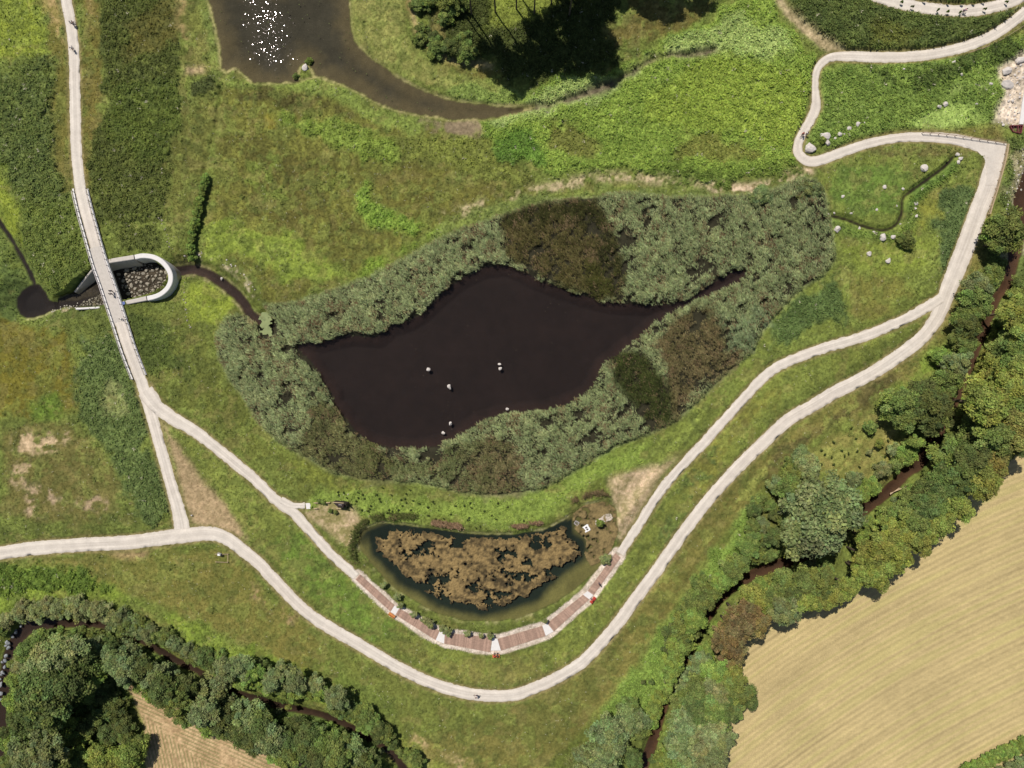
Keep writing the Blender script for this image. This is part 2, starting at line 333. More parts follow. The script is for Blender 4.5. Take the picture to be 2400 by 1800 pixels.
# weed clumps and worn spots all over the grass
layer(None, (112,132,62), (92,112,50), sd=np.where(fbm(GX, GY, 2.4, 101, 3) + .35 * NC > .58, -2.0, 2.0), edge=1, rough=0, dome=.42, alpha=.38 * (DOME < .3) * (VEG > .7))
layer(None, (74,90,42), (62,78,36), sd=np.where(fbm(GX, GY, 1.7, 104, 3) - .3 * NC > .61, -2.0, 2.0), edge=1, rough=0, dome=.4, alpha=.4 * (DOME < .3) * (VEG > .7))
layer(None, (138,128,78), (120,112,64), sd=np.where(fbm(GX, GY, 3.1, 107, 3) > .635, -2.0, 2.0), edge=1, rough=0, dome=.03, alpha=.3 * (DOME < .3) * (VEG > .7))
# reed beds
POND = F([(640,745),(700,735),(760,722),(815,727),(840,703),(880,692),(910,674),(945,640),(975,615),(1000,597),(1040,577),(1080,570),(1110,573),(1150,595),(1200,617),(1260,637),(1320,652),(1400,658),(1450,655),(1490,640),(1536,609),(1586,582),(1624,582),(1602,612),(1566,630),(1530,643),(1470,672),(1420,700),(1380,735),(1340,765),(1310,790),(1290,820),(1280,845),(1250,865),(1200,882),(1150,893),(1100,898),(1050,908),(1010,930),(985,950),(950,965),(900,973),(850,972),(800,957),(770,935),(745,905),(720,875),(715,850),(690,815),(670,780),(650,765)], -0.5)
REED = F([(575,660),(640,655),(720,630),(800,600),(860,570),(930,530),(990,500),(1050,480),(1080,468),(1200,433),(1290,428),(1340,418),(1450,428),(1580,425),(1650,420),(1720,390),(1760,390),(1778,420),(1788,460),(1795,500),(1802,560),(1780,590),(1730,622),(1660,692),(1620,762),(1560,812),(1510,862),(1460,907),(1400,937),(1330,962),(1280,992),(1220,1027),(1160,1057),(1080,1068),(1000,1062),(900,1040),(800,1035),(720,1020),(660,985),(600,950),(560,910),(530,860),(500,820),(475,770),(470,730),(490,690),(540,675),(560,690),(590,690)])
sd_reed = up(sdf_poly(REED)); sd_pond = up(sdf_poly(POND))
layer(None, (142,156,114), (112,129,90), sd=sd_reed, dome=.2, fine=.4, veg=0, rough=.35)
L([(1082,470),(1200,437),(1290,432),(1330,520),(1345,580),(1345,650),(1290,645),(1200,615),(1120,575),(1090,560)], (106,98,60), (72,72,38), dome=.2, veg=0, rough=.9)
L([(1085,470),(1170,445),(1290,432),(1330,530),(1345,600),(1300,600),(1290,500),(1200,470),(1100,500)], (64,68,34), (52,58,28), dome=.2, veg=0, rough=1.0)
L([(1250,560),(1345,590),(1345,650),(1300,650),(1260,630)], (78,82,38), (60,66,30), dome=.2, veg=0)
L([(1390,740),(1450,690),(1540,690),(1600,720),(1620,760),(1560,812),(1500,862),(1460,905),(1440,880),(1430,800)], (128,116,80), (100,94,60), dome=.2, veg=0)
L([(1560,690),(1660,640),(1660,692),(1620,762),(1570,760)], (128,148,110), (104,124,90), dome=.2, veg=0)
L([(1312,765),(1350,755),(1390,760),(1420,800),(1450,850),(1455,915),(1400,935),(1380,890),(1330,830)], (64,78,36), (50,62,30), dome=.2, veg=0, rough=.6)
L([(640,950),(700,890),(745,905),(790,960),(850,990),(830,1035),(720,1020),(650,985)], (106,104,62), (84,86,48), dome=.2, veg=0, alpha=.75)
L([(790,980),(900,985),(1000,950),(1060,960),(1070,1060),(960,1055),(850,1040),(800,1030)], (104,110,66), (82,92,50), dome=.2, veg=0, alpha=.65)
L([(1000,990),(1060,960),(1120,990),(1120,1060),(1060,1065)], (124,116,80), (98,104,66), dome=.2, veg=0)
for q, lo in (((1030,985),0),((1105,925),0)):
    pass
ALG = F([(812,1160),(850,1143),(920,1152),(1000,1162),(1060,1163),(1130,1158),(1190,1146),(1218,1140),(1225,1163),(1250,1180),(1248,1200),(1215,1222),(1195,1242),(1170,1262),(1150,1282),(1090,1302),(1040,1314),(990,1302),(950,1292),(905,1262),(870,1242),(850,1217),(820,1192)], -.45)
sd_alg = up(sdf_poly(ALG))
# waters: polygons / lines, level
LAKE = F([(440,-40),(450,0),(465,60),(475,110),(478,150),(490,157),(505,148),(520,155),(545,178),(590,180),(640,178),(665,168),(690,166),(712,174),(740,182),(780,202),(825,228),(870,242),(930,252),(980,258),(1040,258),(1095,250),(1130,240),(1150,230),(1060,228),(980,218),(940,205),(900,190),(850,160),(800,125),(765,90),(757,60),(754,0),(757,-40)], -0.35)
ISLE = F([(650,140),(662,137),(672,150),(680,168),(660,175),(640,172)], -0.2)
POOL = T(0, 1, [(290,790),(330,780),(400,860),(430,930),(500,940),(640,930),(760,890),(820,880),(800,930),(700,970),(640,985),(540,995),(480,1020),(380,1066),(300,1090),(220,1098),(170,1065),(138,1000),(143,920),(180,860),(240,810)], -2.4)
DITCH = T(0, 1, [(300,800),(270,730),(200,590),(110,430),(30,310),(-60,190)], -2.4)
STREAM = T(0, 1, [(1490,680),(1560,672),(1650,665),(1750,690),(1850,740),(1950,810),(2040,890),(2110,970),(2160,1050),(2240,1110),(2330,1150)], -1.2)
LOWPOND = F([(770,1165),(785,1145),(820,1128),(880,1134),(950,1144),(1010,1152),(1060,1154),(1120,1152),(1180,1142),(1225,1118),(1260,1090),(1310,1080),(1332,1100),(1337,1150),(1322,1190),(1292,1230),(1252,1265),(1210,1297),(1170,1317),(1120,1337),(1060,1344),(1000,1340),(940,1324),(890,1297),(840,1262),(800,1217),(776,1187)], -0.45)
BROOK = F([(2225,380),(2205,440),(2200,500),(2188,570),(2170,620),(2150,650),(2130,700),(2110,750),(2085,810),(2060,870),(2035,920),(2008,965),(1985,1000),(1955,1025),(1925,1055),(1890,1082),(1855,1110),(1815,1145),(1760,1190),(1700,1214),(1640,1235),(1590,1262),(1555,1295),(1530,1330),(1508,1372),(1480,1425),(1458,1470),(1440,1515),(1425,1560),(1412,1600),(1396,1640),(1375,1700)], -1.0)
BROOKW = [2.0,2.0,2.0,1.5,1.4,1.3,1.3,1.3,1.4,1.5,1.5,1.9,1.7,1.4,1.5,1.5,1.5,1.6,1.5,1.5,1.4,1.5,1.3,1.2,1.0,.9,.9,1.0,1.2,1.4,1.3,1.6]
WEST = F([(-5,1710),(-2,1620),(4,1540),(10,1480),(20,1420),(38,1378),(70,1355),(120,1347),(180,1347),(235,1353),(275,1368),(320,1392),(375,1424),(430,1452),(490,1490),(550,1510),(610,1527),(670,1538),(720,1553),(770,1578),(810,1602),(850,1632),(885,1680)], -1.0)
RILL = F([(1785,463),(1830,475),(1870,490),(1910,497),(1935,485),(1948,460),(1950,430),(1965,415),(2000,390),(2040,360),(2060,338)], -0.5)
def outline(line, w):
    c = spline(line, 4); return c
WATERS = []                     # (sd, level, slope, max depth, bank width, bottom shallow, bottom deep)
n_sh = 0.9 * NB + 0.8 * NA
sd_isle = up(sdf_poly(ISLE))
sd_lake = np.maximum(up(sdf_poly(LAKE)), -sd_isle)
sd_low = up(sdf_poly(LOWPOND))
sd_pool = np.minimum(up(sdf_poly(POOL)), up(sdf_line(spline(DITCH, 4), .66)))
sd_stream = up(sdf_line(spline(STREAM, 4), 1.25))
BRK = spline(BROOK, 4); BRKW = np.interp(np.linspace(0, len(BROOK) - 1, len(BRK)), range(len(BROOK)), BROOKW[:len(BROOK)])
sd_brook = up(sdf_line(BRK, BRKW))
sd_west = up(sdf_line(spline(WEST, 4), np.interp(np.arange(4 * (len(WEST) - 1) + 1), [0, 20, 36, 999], [1.9, 1.7, 1.0, 1.0])))
sd_rill = up(sdf_line(spline(RILL, 4), .5))
WATERS += [(sd_pond, -.5, .5, 1.4, 1.0, (46,31,27), (33,23,21), 0.5),
           (sd_lake, -.35, .1, .8, 1.5, (88,78,56), (58,54,44), 1.0),
           (sd_pool, -2.4, .5, .9, 4.5, (40,32,28), (32,26,24), 0.35),
           (sd_stream, -1.2, .6, .8, 2.4, (66,50,42), (50,38,34), 0.5),
           (sd_low, -.45, .22, 1.2, .9, (104,100,58), (26,36,28), 0.5),
           (sd_brook, -1.0, .35, .5, 1.6, (84,60,42), (66,46,33), 0.5),
           (sd_west, -1.0, .5, .5, 1.6, (66,48,36), (48,34,26), 0.4),
           (sd_rill, -.5, .6, .2, .6, (48,38,26), (40,30,20), 0.15)]
for i, w in enumerate(WATERS):   # the wet bank
    sd = w[0]
    if i in (1, 3, 4): layer(None, ((150,138,98), (150,136,104), (150,142,104))[(1, 3, 4).index(i)], (112,122,62), sd=sd - .5, edge=.7, rough=.3, dome=.05, veg=.5, alpha=.8, mot=.0 if i == 1 else .4)

# fields
FIELD = F([(2300,890),(2130,1040),(2040,1120),(1960,1190),(1850,1250),(1750,1290),(1650,1320),(1590,1370),(1565,1430),(1590,1500),(1575,1560),(1545,1600),(1530,1760),(2300,1760)])
sd_field = up(sdf_poly(FIELD))
m_field = layer(None, (188,169,122), (179,160,112), sd=sd_field, edge=1.0, rough=.5, dome=0, fine=.25, veg=.0)
PLOT = F([(272,1474),(300,1482),(640,1640),(720,1690),(325,1760),(310,1560),(285,1500)])
sd_plot = up(sdf_poly(PLOT))
m_plot = layer(None, (190,162,124), (172,144,106), sd=sd_plot, edge=.8, rough=.3, dome=0, fine=.2, veg=0)

# ------------------------------------------------------------------ paths (centre line, half width)
W1 = 1.3
P_NORTH = T(0,0,[(560,-120),(568,0),(600,150),(635,400),(645,700),(650,1000),(657,1250),(672,1450),(707,1659)]) + T(0,1,[(790,300),(875,600),(945,800),(1010,1000),(1075,1200),(1137,1400),(1228,1659)]) + T(0,2,[(1270,150),(1330,350),(1400,600),(1470,850),(1530,1050),(1565,1200),(1575,1290)])
P_MAIN = T(0,2,[(-150,1480),(0,1462),(300,1420),(700,1390),(1100,1370),(1400,1332),(1580,1312),(1800,1292),(1950,1330),(2080,1425)]) + T(1,2,[(20,1545)]) + T(1,3,[(125,0),(365,250),(520,375),(670,466),(972,640),(1275,815),(1580,948),(1890,1025),(2212,1030)]) + T(2,3,[(200,965),(410,870),(600,750),(755,595),(905,420),(1030,250),(1130,115)]) + T(2,2,[(1217,1659),(1370,1440),(1520,1230),(1690,1010),(1850,830),(2020,650),(2212,470)]) + T(3,2,[(175,310),(400,180),(600,60),(725,0)]) + T(3,1,[(960,1530),(1160,1395),(1330,1260),(1440,1120),(1500,1000),(1550,860),(1600,740),(1660,590),(1720,440),(1770,300),(1830,130),(1885,0)]) + T(3,0,[(1930,1500),(1965,1380),(1985,1290)])
P_UP = T(3,0,[(2000,1300),(1850,1262),(1700,1222),(1550,1195),(1400,1185),(1200,1185),(1000,1210),(800,1260),(600,1330),(450,1385),(340,1390),(262,1320),(262,1240),(305,1140),(365,1040),(412,930),(415,850),(408,740),(415,640),(450,560),(530,500),(640,485),(800,490),(1000,495),(1200,490),(1400,470),(1600,430),(1800,370),(1950,300),(2100,200),(2212,110),(2330,10)])
P_ARC = T(3,0,[(850,-80),(950,-25),(1100,20),(1250,52),(1400,75),(1550,90),(1700,95),(1850,80),(2000,45),(2130,0),(2250,-60)])
P_INNER = T(3,1,[(1500,915),(1380,990),(1220,1080),(1000,1180),(770,1265),(480,1350),(275,1425),(100,1500),(0,1570)]) + T(2,2,[(2115,0),(1955,180),(1775,375),(1610,560),(1460,715),(1320,880),(1200,1050),(1100,1210),(1000,1360),(930,1475)])
P_LINK = T(0,2,[(1255,60),(1360,200),(1500,300),(1700,420),(1900,575),(2100,740),(2212,835)]) + T(1,2,[(170,1000),(330,1120),(450,1250),(570,1385),(690,1510),(800,1600),(862,1668)])
P_SPUR = T(1,2,[(215,1000),(300,1045),(380,1052),(430,1053)])
def widths(n, *kv):
    return np.interp(np.arange(n), [k for k, v in kv], [v for k, v in kv])
PATHS = [('gravel_path', P_NORTH, widths(len(P_NORTH), (0,1.32),(len(P_NORTH)-4,1.4),(len(P_NORTH)-1,2.1))),
         ('gravel_path', P_MAIN, widths(len(P_MAIN), (0,1.6),(6,1.8),(10,1.45),(30,1.45),(len(P_MAIN)-12,1.7),(len(P_MAIN)-8,2.3),(len(P_MAIN)-4,2.2),(len(P_MAIN)-1,2.3))),
         ('gravel_path', P_UP, widths(len(P_UP), (0,1.7),(3,1.3),(6,1.05),(9,1.25),(11,1.2),(13,1.05),(15,1.25),(17,.78),(19,.85),(22,1.3),(33,1.25))),
         ('gravel_path', P_ARC, np.full(len(P_ARC), 1.4)),
         ('gravel_path', P_INNER, widths(len(P_INNER), (0,1.25),(len(P_INNER)-1,1.05))),
         ('gravel_path', P_LINK, widths(len(P_LINK), (0,2.0),(1,1.7),(3,1.35),(len(P_LINK)-1,1.05))),
         ('gravel_path', P_SPUR, np.array([.9,.75,.7,.7]))]
PATHC = []
sd_path = np.full(GX.shape, FAR)
for nm, p, w in PATHS:
    c = spline(p, 6); wc = np.interp(np.linspace(0, len(p) - 1, len(c)), range(len(p)), w)
    PATHC.append((c, wc))
    sd_path = np.minimum(sd_path, up(sdf_line(c, wc)))
YB0, YB1 = t1(0,1,0,-250)[1], t1(0,1,0,1750)[1]       # the bridge hump along y
def hump(x, y):
    m = (np.abs(x - t1(0,1,945,800)[0]) < 40)
    yc = 0.5 * (YB0 + YB1); hw = 0.5 * (YB0 - YB1)
    return 0.7 * (1 - sstep(0.45, 1.0, np.abs(y - yc) / hw)) * m
# path shoulders
ms = 1 - sstep(.1, .75, sd_path + .7 * NB + .5 * NA)
sh = ms * .75
for A, c in ((CA, (150,132,96)), (CB, (112,106,60))):
    A[:] = A * (1 - sh[..., None]) + lin(c) * sh[..., None]
VEG *= 1 - .8 * ms; DOME *= 1 - .9 * ms

# boardwalk quads
def Q(z, c, r, *p): return T(c, r, p, z)
Zb = lambda *p: Zm(820, 1330, 5.53, p)
Zc = lambda *p: Zm(1140, 1280, 6.9125, p)
DECKS = [Zc((2090,105),(2175,185),(1735,790),(1640,725)), Zc((1565,785),(1665,860),(1090,1380),(985,1245)), Zc((905,1290),(960,1452),(235,1690),(180,1500)),
         Zb((1840,905),(1818,1098),(1222,985),(1232,845)), Zb((1165,820),(1112,940),(592,612),(640,530)), Zb((580,490),(528,572),(75,155),(130,85))]
PADS = [Zc((1640,725),(1735,790),(1665,860),(1565,785)), Zc((985,1245),(1090,1380),(960,1452),(905,1290)), Zc((180,1500),(235,1690),(68,1690),(100,1490)),
        Zb((1232,845),(1222,985),(1112,940),(1165,820)), Zb((640,530),(592,612),(528,572),(580,490))]
BW_LINE = [np.mean(np.array(q), 0) for q in (DECKS[0][:2], DECKS[0][2:], DECKS[1][:2], DECKS[1][2:], DECKS[2][:2], DECKS[2][2:], DECKS[3][:2], DECKS[3][2:], DECKS[4][:2], DECKS[4][2:], DECKS[5][:2], DECKS[5][2:])]
BWW = [.8,.85,.9,1.2,1.3,1.45,1.5,1.2,1.1,.75,.75,.7]
sd_bw = up(sdf_line(BW_LINE, BWW))
layer(None, (214,200,186), (180,166,146), sd=sd_bw - .95, edge=.4, rough=.35, dome=.02, veg=.12)
layer(None, (214,200,186), (150,146,120), sd=up(sdf_line(F([(1225+.0,1222),(1300,1225),(1330,1190)]), .1)) - .3, edge=.4, rough=.3, dome=.02, veg=.3, alpha=.0)
GRAVELSPIT = Zm(1330, 1180, 13.825, [(840,740),(900,560),(1060,470),(1200,340),(1420,330),(1500,470),(1380,590),(1180,640),(1000,720)])
sd_spit = up(sdf_poly(GRAVELSPIT))

# basin of the flood channel
BASIN = Zm(130, 570, 6.9125, [(240,790),(450,620),(660,440),(900,360),(1290,290),(1500,262),(1650,300),(1780,410),(1838,520),(1836,600),(1780,705),(1660,795),(1480,850),(1130,930),(870,1000),(310,1035),(0,1060),(0,900)], -2.6)
sd_basin = up(sdf_poly(BASIN))
layer(None, (66,58,46), (46,40,32), sd=sd_basin, edge=.3, rough=.1, dome=.1, veg=0)
layer(None, (196,180,156), (120,116,76), sd=up(sdf_line(T(0,1,[(480,1040),(560,1000),(660,975),(760,960)], -2.4), 1.0)), edge=.6, rough=.4, dome=.1, veg=.2, mot=.35)
layer(T(0,1,[(190,1110),(300,1105),(410,1066),(490,1018),(580,1000),(560,962),(460,990),(380,1040),(300,1068),(220,1078)], -2.0), (150,152,106), (126,136,78), edge=.5, rough=.3, dome=.05, veg=.2)
layer(None, (188,172,146), (112,116,66), sd=up(sdf_line(T(0,1,[(1620,530),(1760,560),(1900,600),(2030,680),(2130,770),(2190,880)]), .9)), edge=.8, rough=.6, dome=.1, veg=.3, mot=.4)

# ------------------------------------------------------------------ heights
Z = np.zeros(GX.shape)
dm = .62 * domes(GX + 1.2 * NA, GY + 1.2 * NB, 1.15, 1) + .38 * domes(GX, GY, .62, 2)
Z += DOME * dm * 1.4 + np.clip(DOME - .35, 0, 1) * 1.6 * domes(GX + 2 * NA, GY + 2 * NB, 2.3, 9) + FINE * (.20 * NB + .13 * ND) * np.clip(VEG + .25, 0, 1)
Z += .25 * NC * np.clip(DOME * 3, 0, 1)
# bottom colours and carving
BOT = np.zeros(GX.shape + (3,)); UNDER = np.zeros(GX.shape)
for sd, lev, slope, dmax, bank, c0, c1, sc in WATERS:
    s = sd + sc * n_sh * (1.0 if sc > .3 else .5)
    tgt = np.where(s < 0, lev - np.minimum(dmax, slope * -s), lev * (1 - sstep(0, bank, s)))
    veg_h = np.where(s < 0, 0.0, sstep(0, .6, s))
    inz = s < bank
    Z = np.where(inz, np.minimum(Z, tgt + Z * veg_h), Z)
    u = 1 - sstep(-.35, .05, s)
    dd = np.clip((slope * -s) / dmax, 0, 1)
    if sd is sd_low:
        dd = 1 - sstep(.8, 3.2, sd_alg + 1.2 * NA - .3); dd = np.maximum(dd, sstep(.3, 1.2, -s) * sstep(-2, 5, GY - f1(0,1190)[1]) * (GX < f1(1235,0)[0]))
    elif sd is sd_lake:
        dd = sstep(0, 6.0, -s + 6 * NA)
    c = lin(c0) * (1 - dd[..., None]) + lin(c1) * dd[..., None]
    c = c * (1 + .5 * NA[..., None] + .35 * NB[..., None])
    BOT = BOT * (1 - u[..., None]) + c * u[..., None]; UNDER = np.maximum(UNDER, u)
Z = np.where(sd_spit < 0, np.maximum(Z, -.36 + .12 * ND), Z)
us = 1 - sstep(-.2, .2, sd_spit)
UNDER *= 1 - us
CA[:] = CA * (1 - us[..., None]) + lin((206,192,180)) * us[..., None]; CB[:] = CB * (1 - us[..., None]) + lin((160,150,130)) * us[..., None]
# basin
ib = sd_basin < .25
Z = np.where(ib, np.minimum(Z, -3.4 + .12 * NB) , Z)
Z = np.where((sd_pool < .0) & ib, np.minimum(Z, -3.5), Z)
# ditch lines
for ln, w, d in ((F([(478,178),(472,230),(463,290),(450,330),(440,370)]), .35, .5), (F([(408,560),(405,570)]), .5, .3), (F([(1105,240),(1200,225),(1300,190),(1340,170),(1400,135),(1440,120),(1490,118),(1540,110)]), .5, .45)):
    sd = up(sdf_line(ln, w)) + .4 * NB
    Z -= d * (1 - sstep(-.3, .5, sd))
# flatten paths and boardwalk
hp = hump(GX, GY)
mp = 1 - sstep(.0, .9, sd_path)
Z = np.where(sd_basin < .3, Z, Z * (1 - mp) + (hp - .03) * mp + np.where(mp > 0, 0, 0))
emb = (1 - sstep(.3, 2.2, sd_path)) * (sd_basin > .3) * (sd_pool > 1)
Z = np.where((mp <= 0) , Z + hp * emb, Z)
mb = 1 - sstep(.0, .6, sd_bw)
Z = Z * (1 - mb) + (-.06) * mb
for ex, ey, er, ed in ((1500, 800, 4.2, 1.5), (1420, 930, 3.5, .9), (1560, 640, 3.0, .8)):
    gx, gy = t1(0, 1, ex, ey); Z -= ed * np.exp(-((GX - gx) ** 2 + (GY - gy) ** 2) / er ** 2) * (sd_basin > .6) * sstep(.6, 2.5, sd_path)
# field stripes
ang = math.radians(28); ub = GX * math.cos(ang) + GY * math.sin(ang); vb = -GX * math.sin(ang) + GY * math.cos(ang)
vb = vb + .0016 * (ub - 60) ** 2
st = .5 * (fbm(ub * .03, vb, 1.3, 11, 3) - .5) + .6 * (vnoise(ub * .02, vb, .6, 17) - .5)
st2 = vnoise(ub * .3, vb * 1.0, .5, 12) - .5
st3 = fbm(ub * .03, vb, 3.4, 14, 2) - .5
Z += m_field * (.05 * st2 + .03 * ND)

# final colours
NM = np.clip(.5 + (2.8 - 2.2 * m_field) * (.5 * NB + .45 * NA + .25 * ND), 0, 1)[..., None]
C = CA * NM + CB * (1 - NM)
C *= (1 + (.42 * ND + .3 * NB) * (1 - .75 * m_field) + .25 * NC)[..., None]
# mown streaks along the long paths and in the west block
a2 = math.radians(52); us_ = GX * math.cos(a2) + GY * math.sin(a2); vs_ = -GX * math.sin(a2) + GY * math.cos(a2)
sk = (fbm(us_ * .07, vs_, 1.5, 21, 2) - .5)
wsk = sstep(5, 30, GX) * (GY < -5) * (sd_path > .3) * (sd_brook > 2) * (m_field < .1)
C *= (1 + .8 * sk * wsk * (DOME < .3))[..., None]
sk2 = fbm(GX * 1.0 + GY * .12, GY * .06, 1.3, 23, 2) - .5
wsk2 = (GX > -82) * (GX < -20) * (GY > 20) * (DOME < .16)
C *= (1 + .75 * sk2 * wsk2)[..., None]
grn = .6 * sstep(.02, .2, st + .12 * (fbm(GX, GY, 14, 31, 2) - .5))[..., None] * m_field[..., None]
C = C * (1 - .55 * grn) + lin((150, 148, 84)) * .55 * grn
C *= (1 + m_field * (.10 * st2 + .40 * st + .06 * st3 + .09 * np.cos(2 * np.pi * (vb + .25 * NC) / 1.25)))[..., None]
# the small tilled plot: rows
def rows(angle, lam):
    a = math.radians(angle); v = -GX * math.sin(a) + GY * math.cos(a) + .1 * NA
    return .5 + .5 * np.cos(2 * math.pi * v / lam)
cx, cy = f1(300, 1480)
split = sstep(-1.0, 1.0, (GX - cx) * .80 + (GY - cy) * 1.0 + 6.0)
rw = rows(-24, .85) * split + rows(-77, .80) * (1 - split)
rv = (sstep(.45, .9, rw) * sstep(.3, .55, fbm(GX, GY, 2.5, 33, 3) + .08))[..., None] * m_plot[..., None]
C = C * (1 - .75 * rv) + lin((104, 110, 60)) * .75 * rv
Z += m_plot * .10 * rw
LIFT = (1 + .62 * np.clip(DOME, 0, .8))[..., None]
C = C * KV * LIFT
# reed floor: dead wet stems and mud, darkened to deepen the shade between reeds
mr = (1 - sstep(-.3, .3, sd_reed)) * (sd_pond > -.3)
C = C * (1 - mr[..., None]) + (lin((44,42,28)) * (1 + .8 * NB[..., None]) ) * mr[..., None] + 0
C = C * (1 - UNDER[..., None]) + BOT * UNDER[..., None]
C = np.clip(C, .002, .9)
VEGC = np.clip((CA * NM + CB * (1 - NM)) * KV * LIFT * 1.08, .004, .9)      # leaf colour for the scattered plants

def sample(a, x, y):
    u = np.clip((np.asarray(x) - XF[0]) / STEP, 0, NXF - 1.001); v = np.clip((np.asarray(y) - YF[0]) / STEP, 0, NYF - 1.001)
    iu = u.astype(int); iv = v.astype(int); fu = u - iu; fv = v - iv
    if a.ndim == 3: fu = fu[..., None]; fv = fv[..., None]
    return (a[iv, iu] * (1 - fu) + a[iv, iu + 1] * fu) * (1 - fv) + (a[iv + 1, iu] * (1 - fu) + a[iv + 1, iu + 1] * fu) * fv
def zat(x, y): return float(sample(Z, np.array([x]), np.array([y]))[0])

# ------------------------------------------------------------------ materials
def new_mat(name):
    m = bpy.data.materials.new(name); m.use_nodes = True
    nt = m.node_tree; return m, nt, nt.nodes['Principled BSDF']
def setspec(b, v):
    b.inputs['Specular IOR Level'].default_value = v
def plain(name, rgb, rough=.7, var=.15, scale=6.0, bump=0.0, metal=0.0, spec=.4, k=1.0):
    m, nt, b = new_mat(name)
    c = lin(rgb) * k
    n = nt.nodes.new('ShaderNodeTexNoise'); n.inputs['Scale'].default_value = scale; n.inputs['Detail'].default_value = 5
    tc = nt.nodes.new('ShaderNodeTexCoord'); nt.links.new(tc.outputs['Object'], n.inputs['Vector'])
    r = nt.nodes.new('ShaderNodeValToRGB')
    r.color_ramp.elements[0].position = .3; r.color_ramp.elements[1].position = .7
    r.color_ramp.elements[0].color = (*(c * (1 - var)), 1); r.color_ramp.elements[1].color = (*np.clip(c * (1 + var), 0, .95), 1)
    nt.links.new(n.outputs['Fac'], r.inputs['Fac']); nt.links.new(r.outputs['Color'], b.inputs['Base Color'])
    b.inputs['Roughness'].default_value = rough; b.inputs['Metallic'].default_value = metal; setspec(b, spec)
    if bump:
        bp = nt.nodes.new('ShaderNodeBump'); bp.inputs['Strength'].default_value = bump; bp.inputs['Distance'].default_value = .05
        nt.links.new(n.outputs['Fac'], bp.inputs['Height']); nt.links.new(bp.outputs['Normal'], b.inputs['Normal'])
    return m
def attr_mat(name, noise=4.0, var=.2, translucent=0.0, rough=.9, tint=None):
    m, nt, b = new_mat(name)
    a = nt.nodes.new('ShaderNodeAttribute'); a.attribute_name = 'Col'
    src_ = a.outputs['Color']
    if tint is not None:
        mx = nt.nodes.new('ShaderNodeMix'); mx.data_type = 'RGBA'; mx.blend_type = 'MULTIPLY'; mx.inputs['Factor'].default_value = 1
        nt.links.new(src_, mx.inputs[6]); mx.inputs[7].default_value = (*tint, 1); src_ = mx.outputs[2]
        oi = nt.nodes.new('ShaderNodeObjectInfo')
        hs = nt.nodes.new('ShaderNodeHueSaturation')
        mr1 = nt.nodes.new('ShaderNodeMapRange'); mr1.inputs['To Min'].default_value = .485; mr1.inputs['To Max'].default_value = .512
        mr2 = nt.nodes.new('ShaderNodeMapRange'); mr2.inputs['To Min'].default_value = .86; mr2.inputs['To Max'].default_value = 1.14
        nt.links.new(oi.outputs['Random'], mr1.inputs['Value']); nt.links.new(oi.outputs['Random'], mr2.inputs['Value'])
        nt.links.new(mr1.outputs['Result'], hs.inputs['Hue']); nt.links.new(mr2.outputs['Result'], hs.inputs['Value'])
        nt.links.new(src_, hs.inputs['Color']); src_ = hs.outputs['Color']
    if noise:
        n = nt.nodes.new('ShaderNodeTexNoise'); n.inputs['Scale'].default_value = noise; n.inputs['Detail'].default_value = 4
        g = nt.nodes.new('ShaderNodeNewGeometry'); nt.links.new(g.outputs['Position'], n.inputs['Vector'])
        mr = nt.nodes.new('ShaderNodeMapRange'); mr.inputs['From Min'].default_value = .3; mr.inputs['From Max'].default_value = .7
        mr.inputs['To Min'].default_value = 1 - var; mr.inputs['To Max'].default_value = 1 + var
        nt.links.new(n.outputs['Fac'], mr.inputs['Value'])
        vm = nt.nodes.new('ShaderNodeVectorMath'); vm.operation = 'SCALE'
        nt.links.new(src_, vm.inputs[0]); nt.links.new(mr.outputs['Result'], vm.inputs['Scale']); src_ = vm.outputs['Vector']
    nt.links.new(src_, b.inputs['Base Color'])
    b.inputs['Roughness'].default_value = rough; setspec(b, .25)
    if translucent:
        tr = nt.nodes.new('ShaderNodeBsdfTranslucent'); nt.links.new(src_, tr.inputs['Color'])
        ms_ = nt.nodes.new('ShaderNodeMixShader'); ms_.inputs[0].default_value = translucent
        nt.links.new(b.outputs[0], ms_.inputs[1]); nt.links.new(tr.outputs[0], ms_.inputs[2])
        nt.links.new(ms_.outputs[0], nt.nodes['Material Output'].inputs['Surface'])
    return m
M_GROUND = attr_mat('ground_cover', 3.2, .15)
M_LEAF = attr_mat('grass_leaf', 0, 0, .2)
def water_mat(name, rough, bump, scale):
    m, nt, b = new_mat(name)
    nt.nodes.remove(b)
    tr = nt.nodes.new('ShaderNodeBsdfTransparent'); tr.inputs['Color'].default_value = (.92, .93, .90, 1)
    gl = nt.nodes.new('ShaderNodeBsdfGlossy'); gl.inputs['Roughness'].default_value = rough
    fr = nt.nodes.new('ShaderNodeFresnel'); fr.inputs['IOR'].default_value = 1.33
    g = nt.nodes.new('ShaderNodeNewGeometry')
    n = nt.nodes.new('ShaderNodeTexNoise'); n.inputs['Scale'].default_value = scale; n.inputs['Detail'].default_value = 2
    nt.links.new(g.outputs['Position'], n.inputs['Vector'])
    bp = nt.nodes.new('ShaderNodeBump'); bp.inputs['Strength'].default_value = 1; bp.inputs['Distance'].default_value = bump
    nt.links.new(n.outputs['Fac'], bp.inputs['Height'])
    nt.links.new(bp.outputs['Normal'], gl.inputs['Normal']); nt.links.new(bp.outputs['Normal'], fr.inputs['Normal'])
    mx = nt.nodes.new('ShaderNodeMixShader')
    nt.links.new(fr.outputs[0], mx.inputs[0]); nt.links.new(tr.outputs[0], mx.inputs[1]); nt.links.new(gl.outputs[0], mx.inputs[2])
    nt.links.new(mx.outputs[0], nt.nodes['Material Output'].inputs['Surface'])
    return m
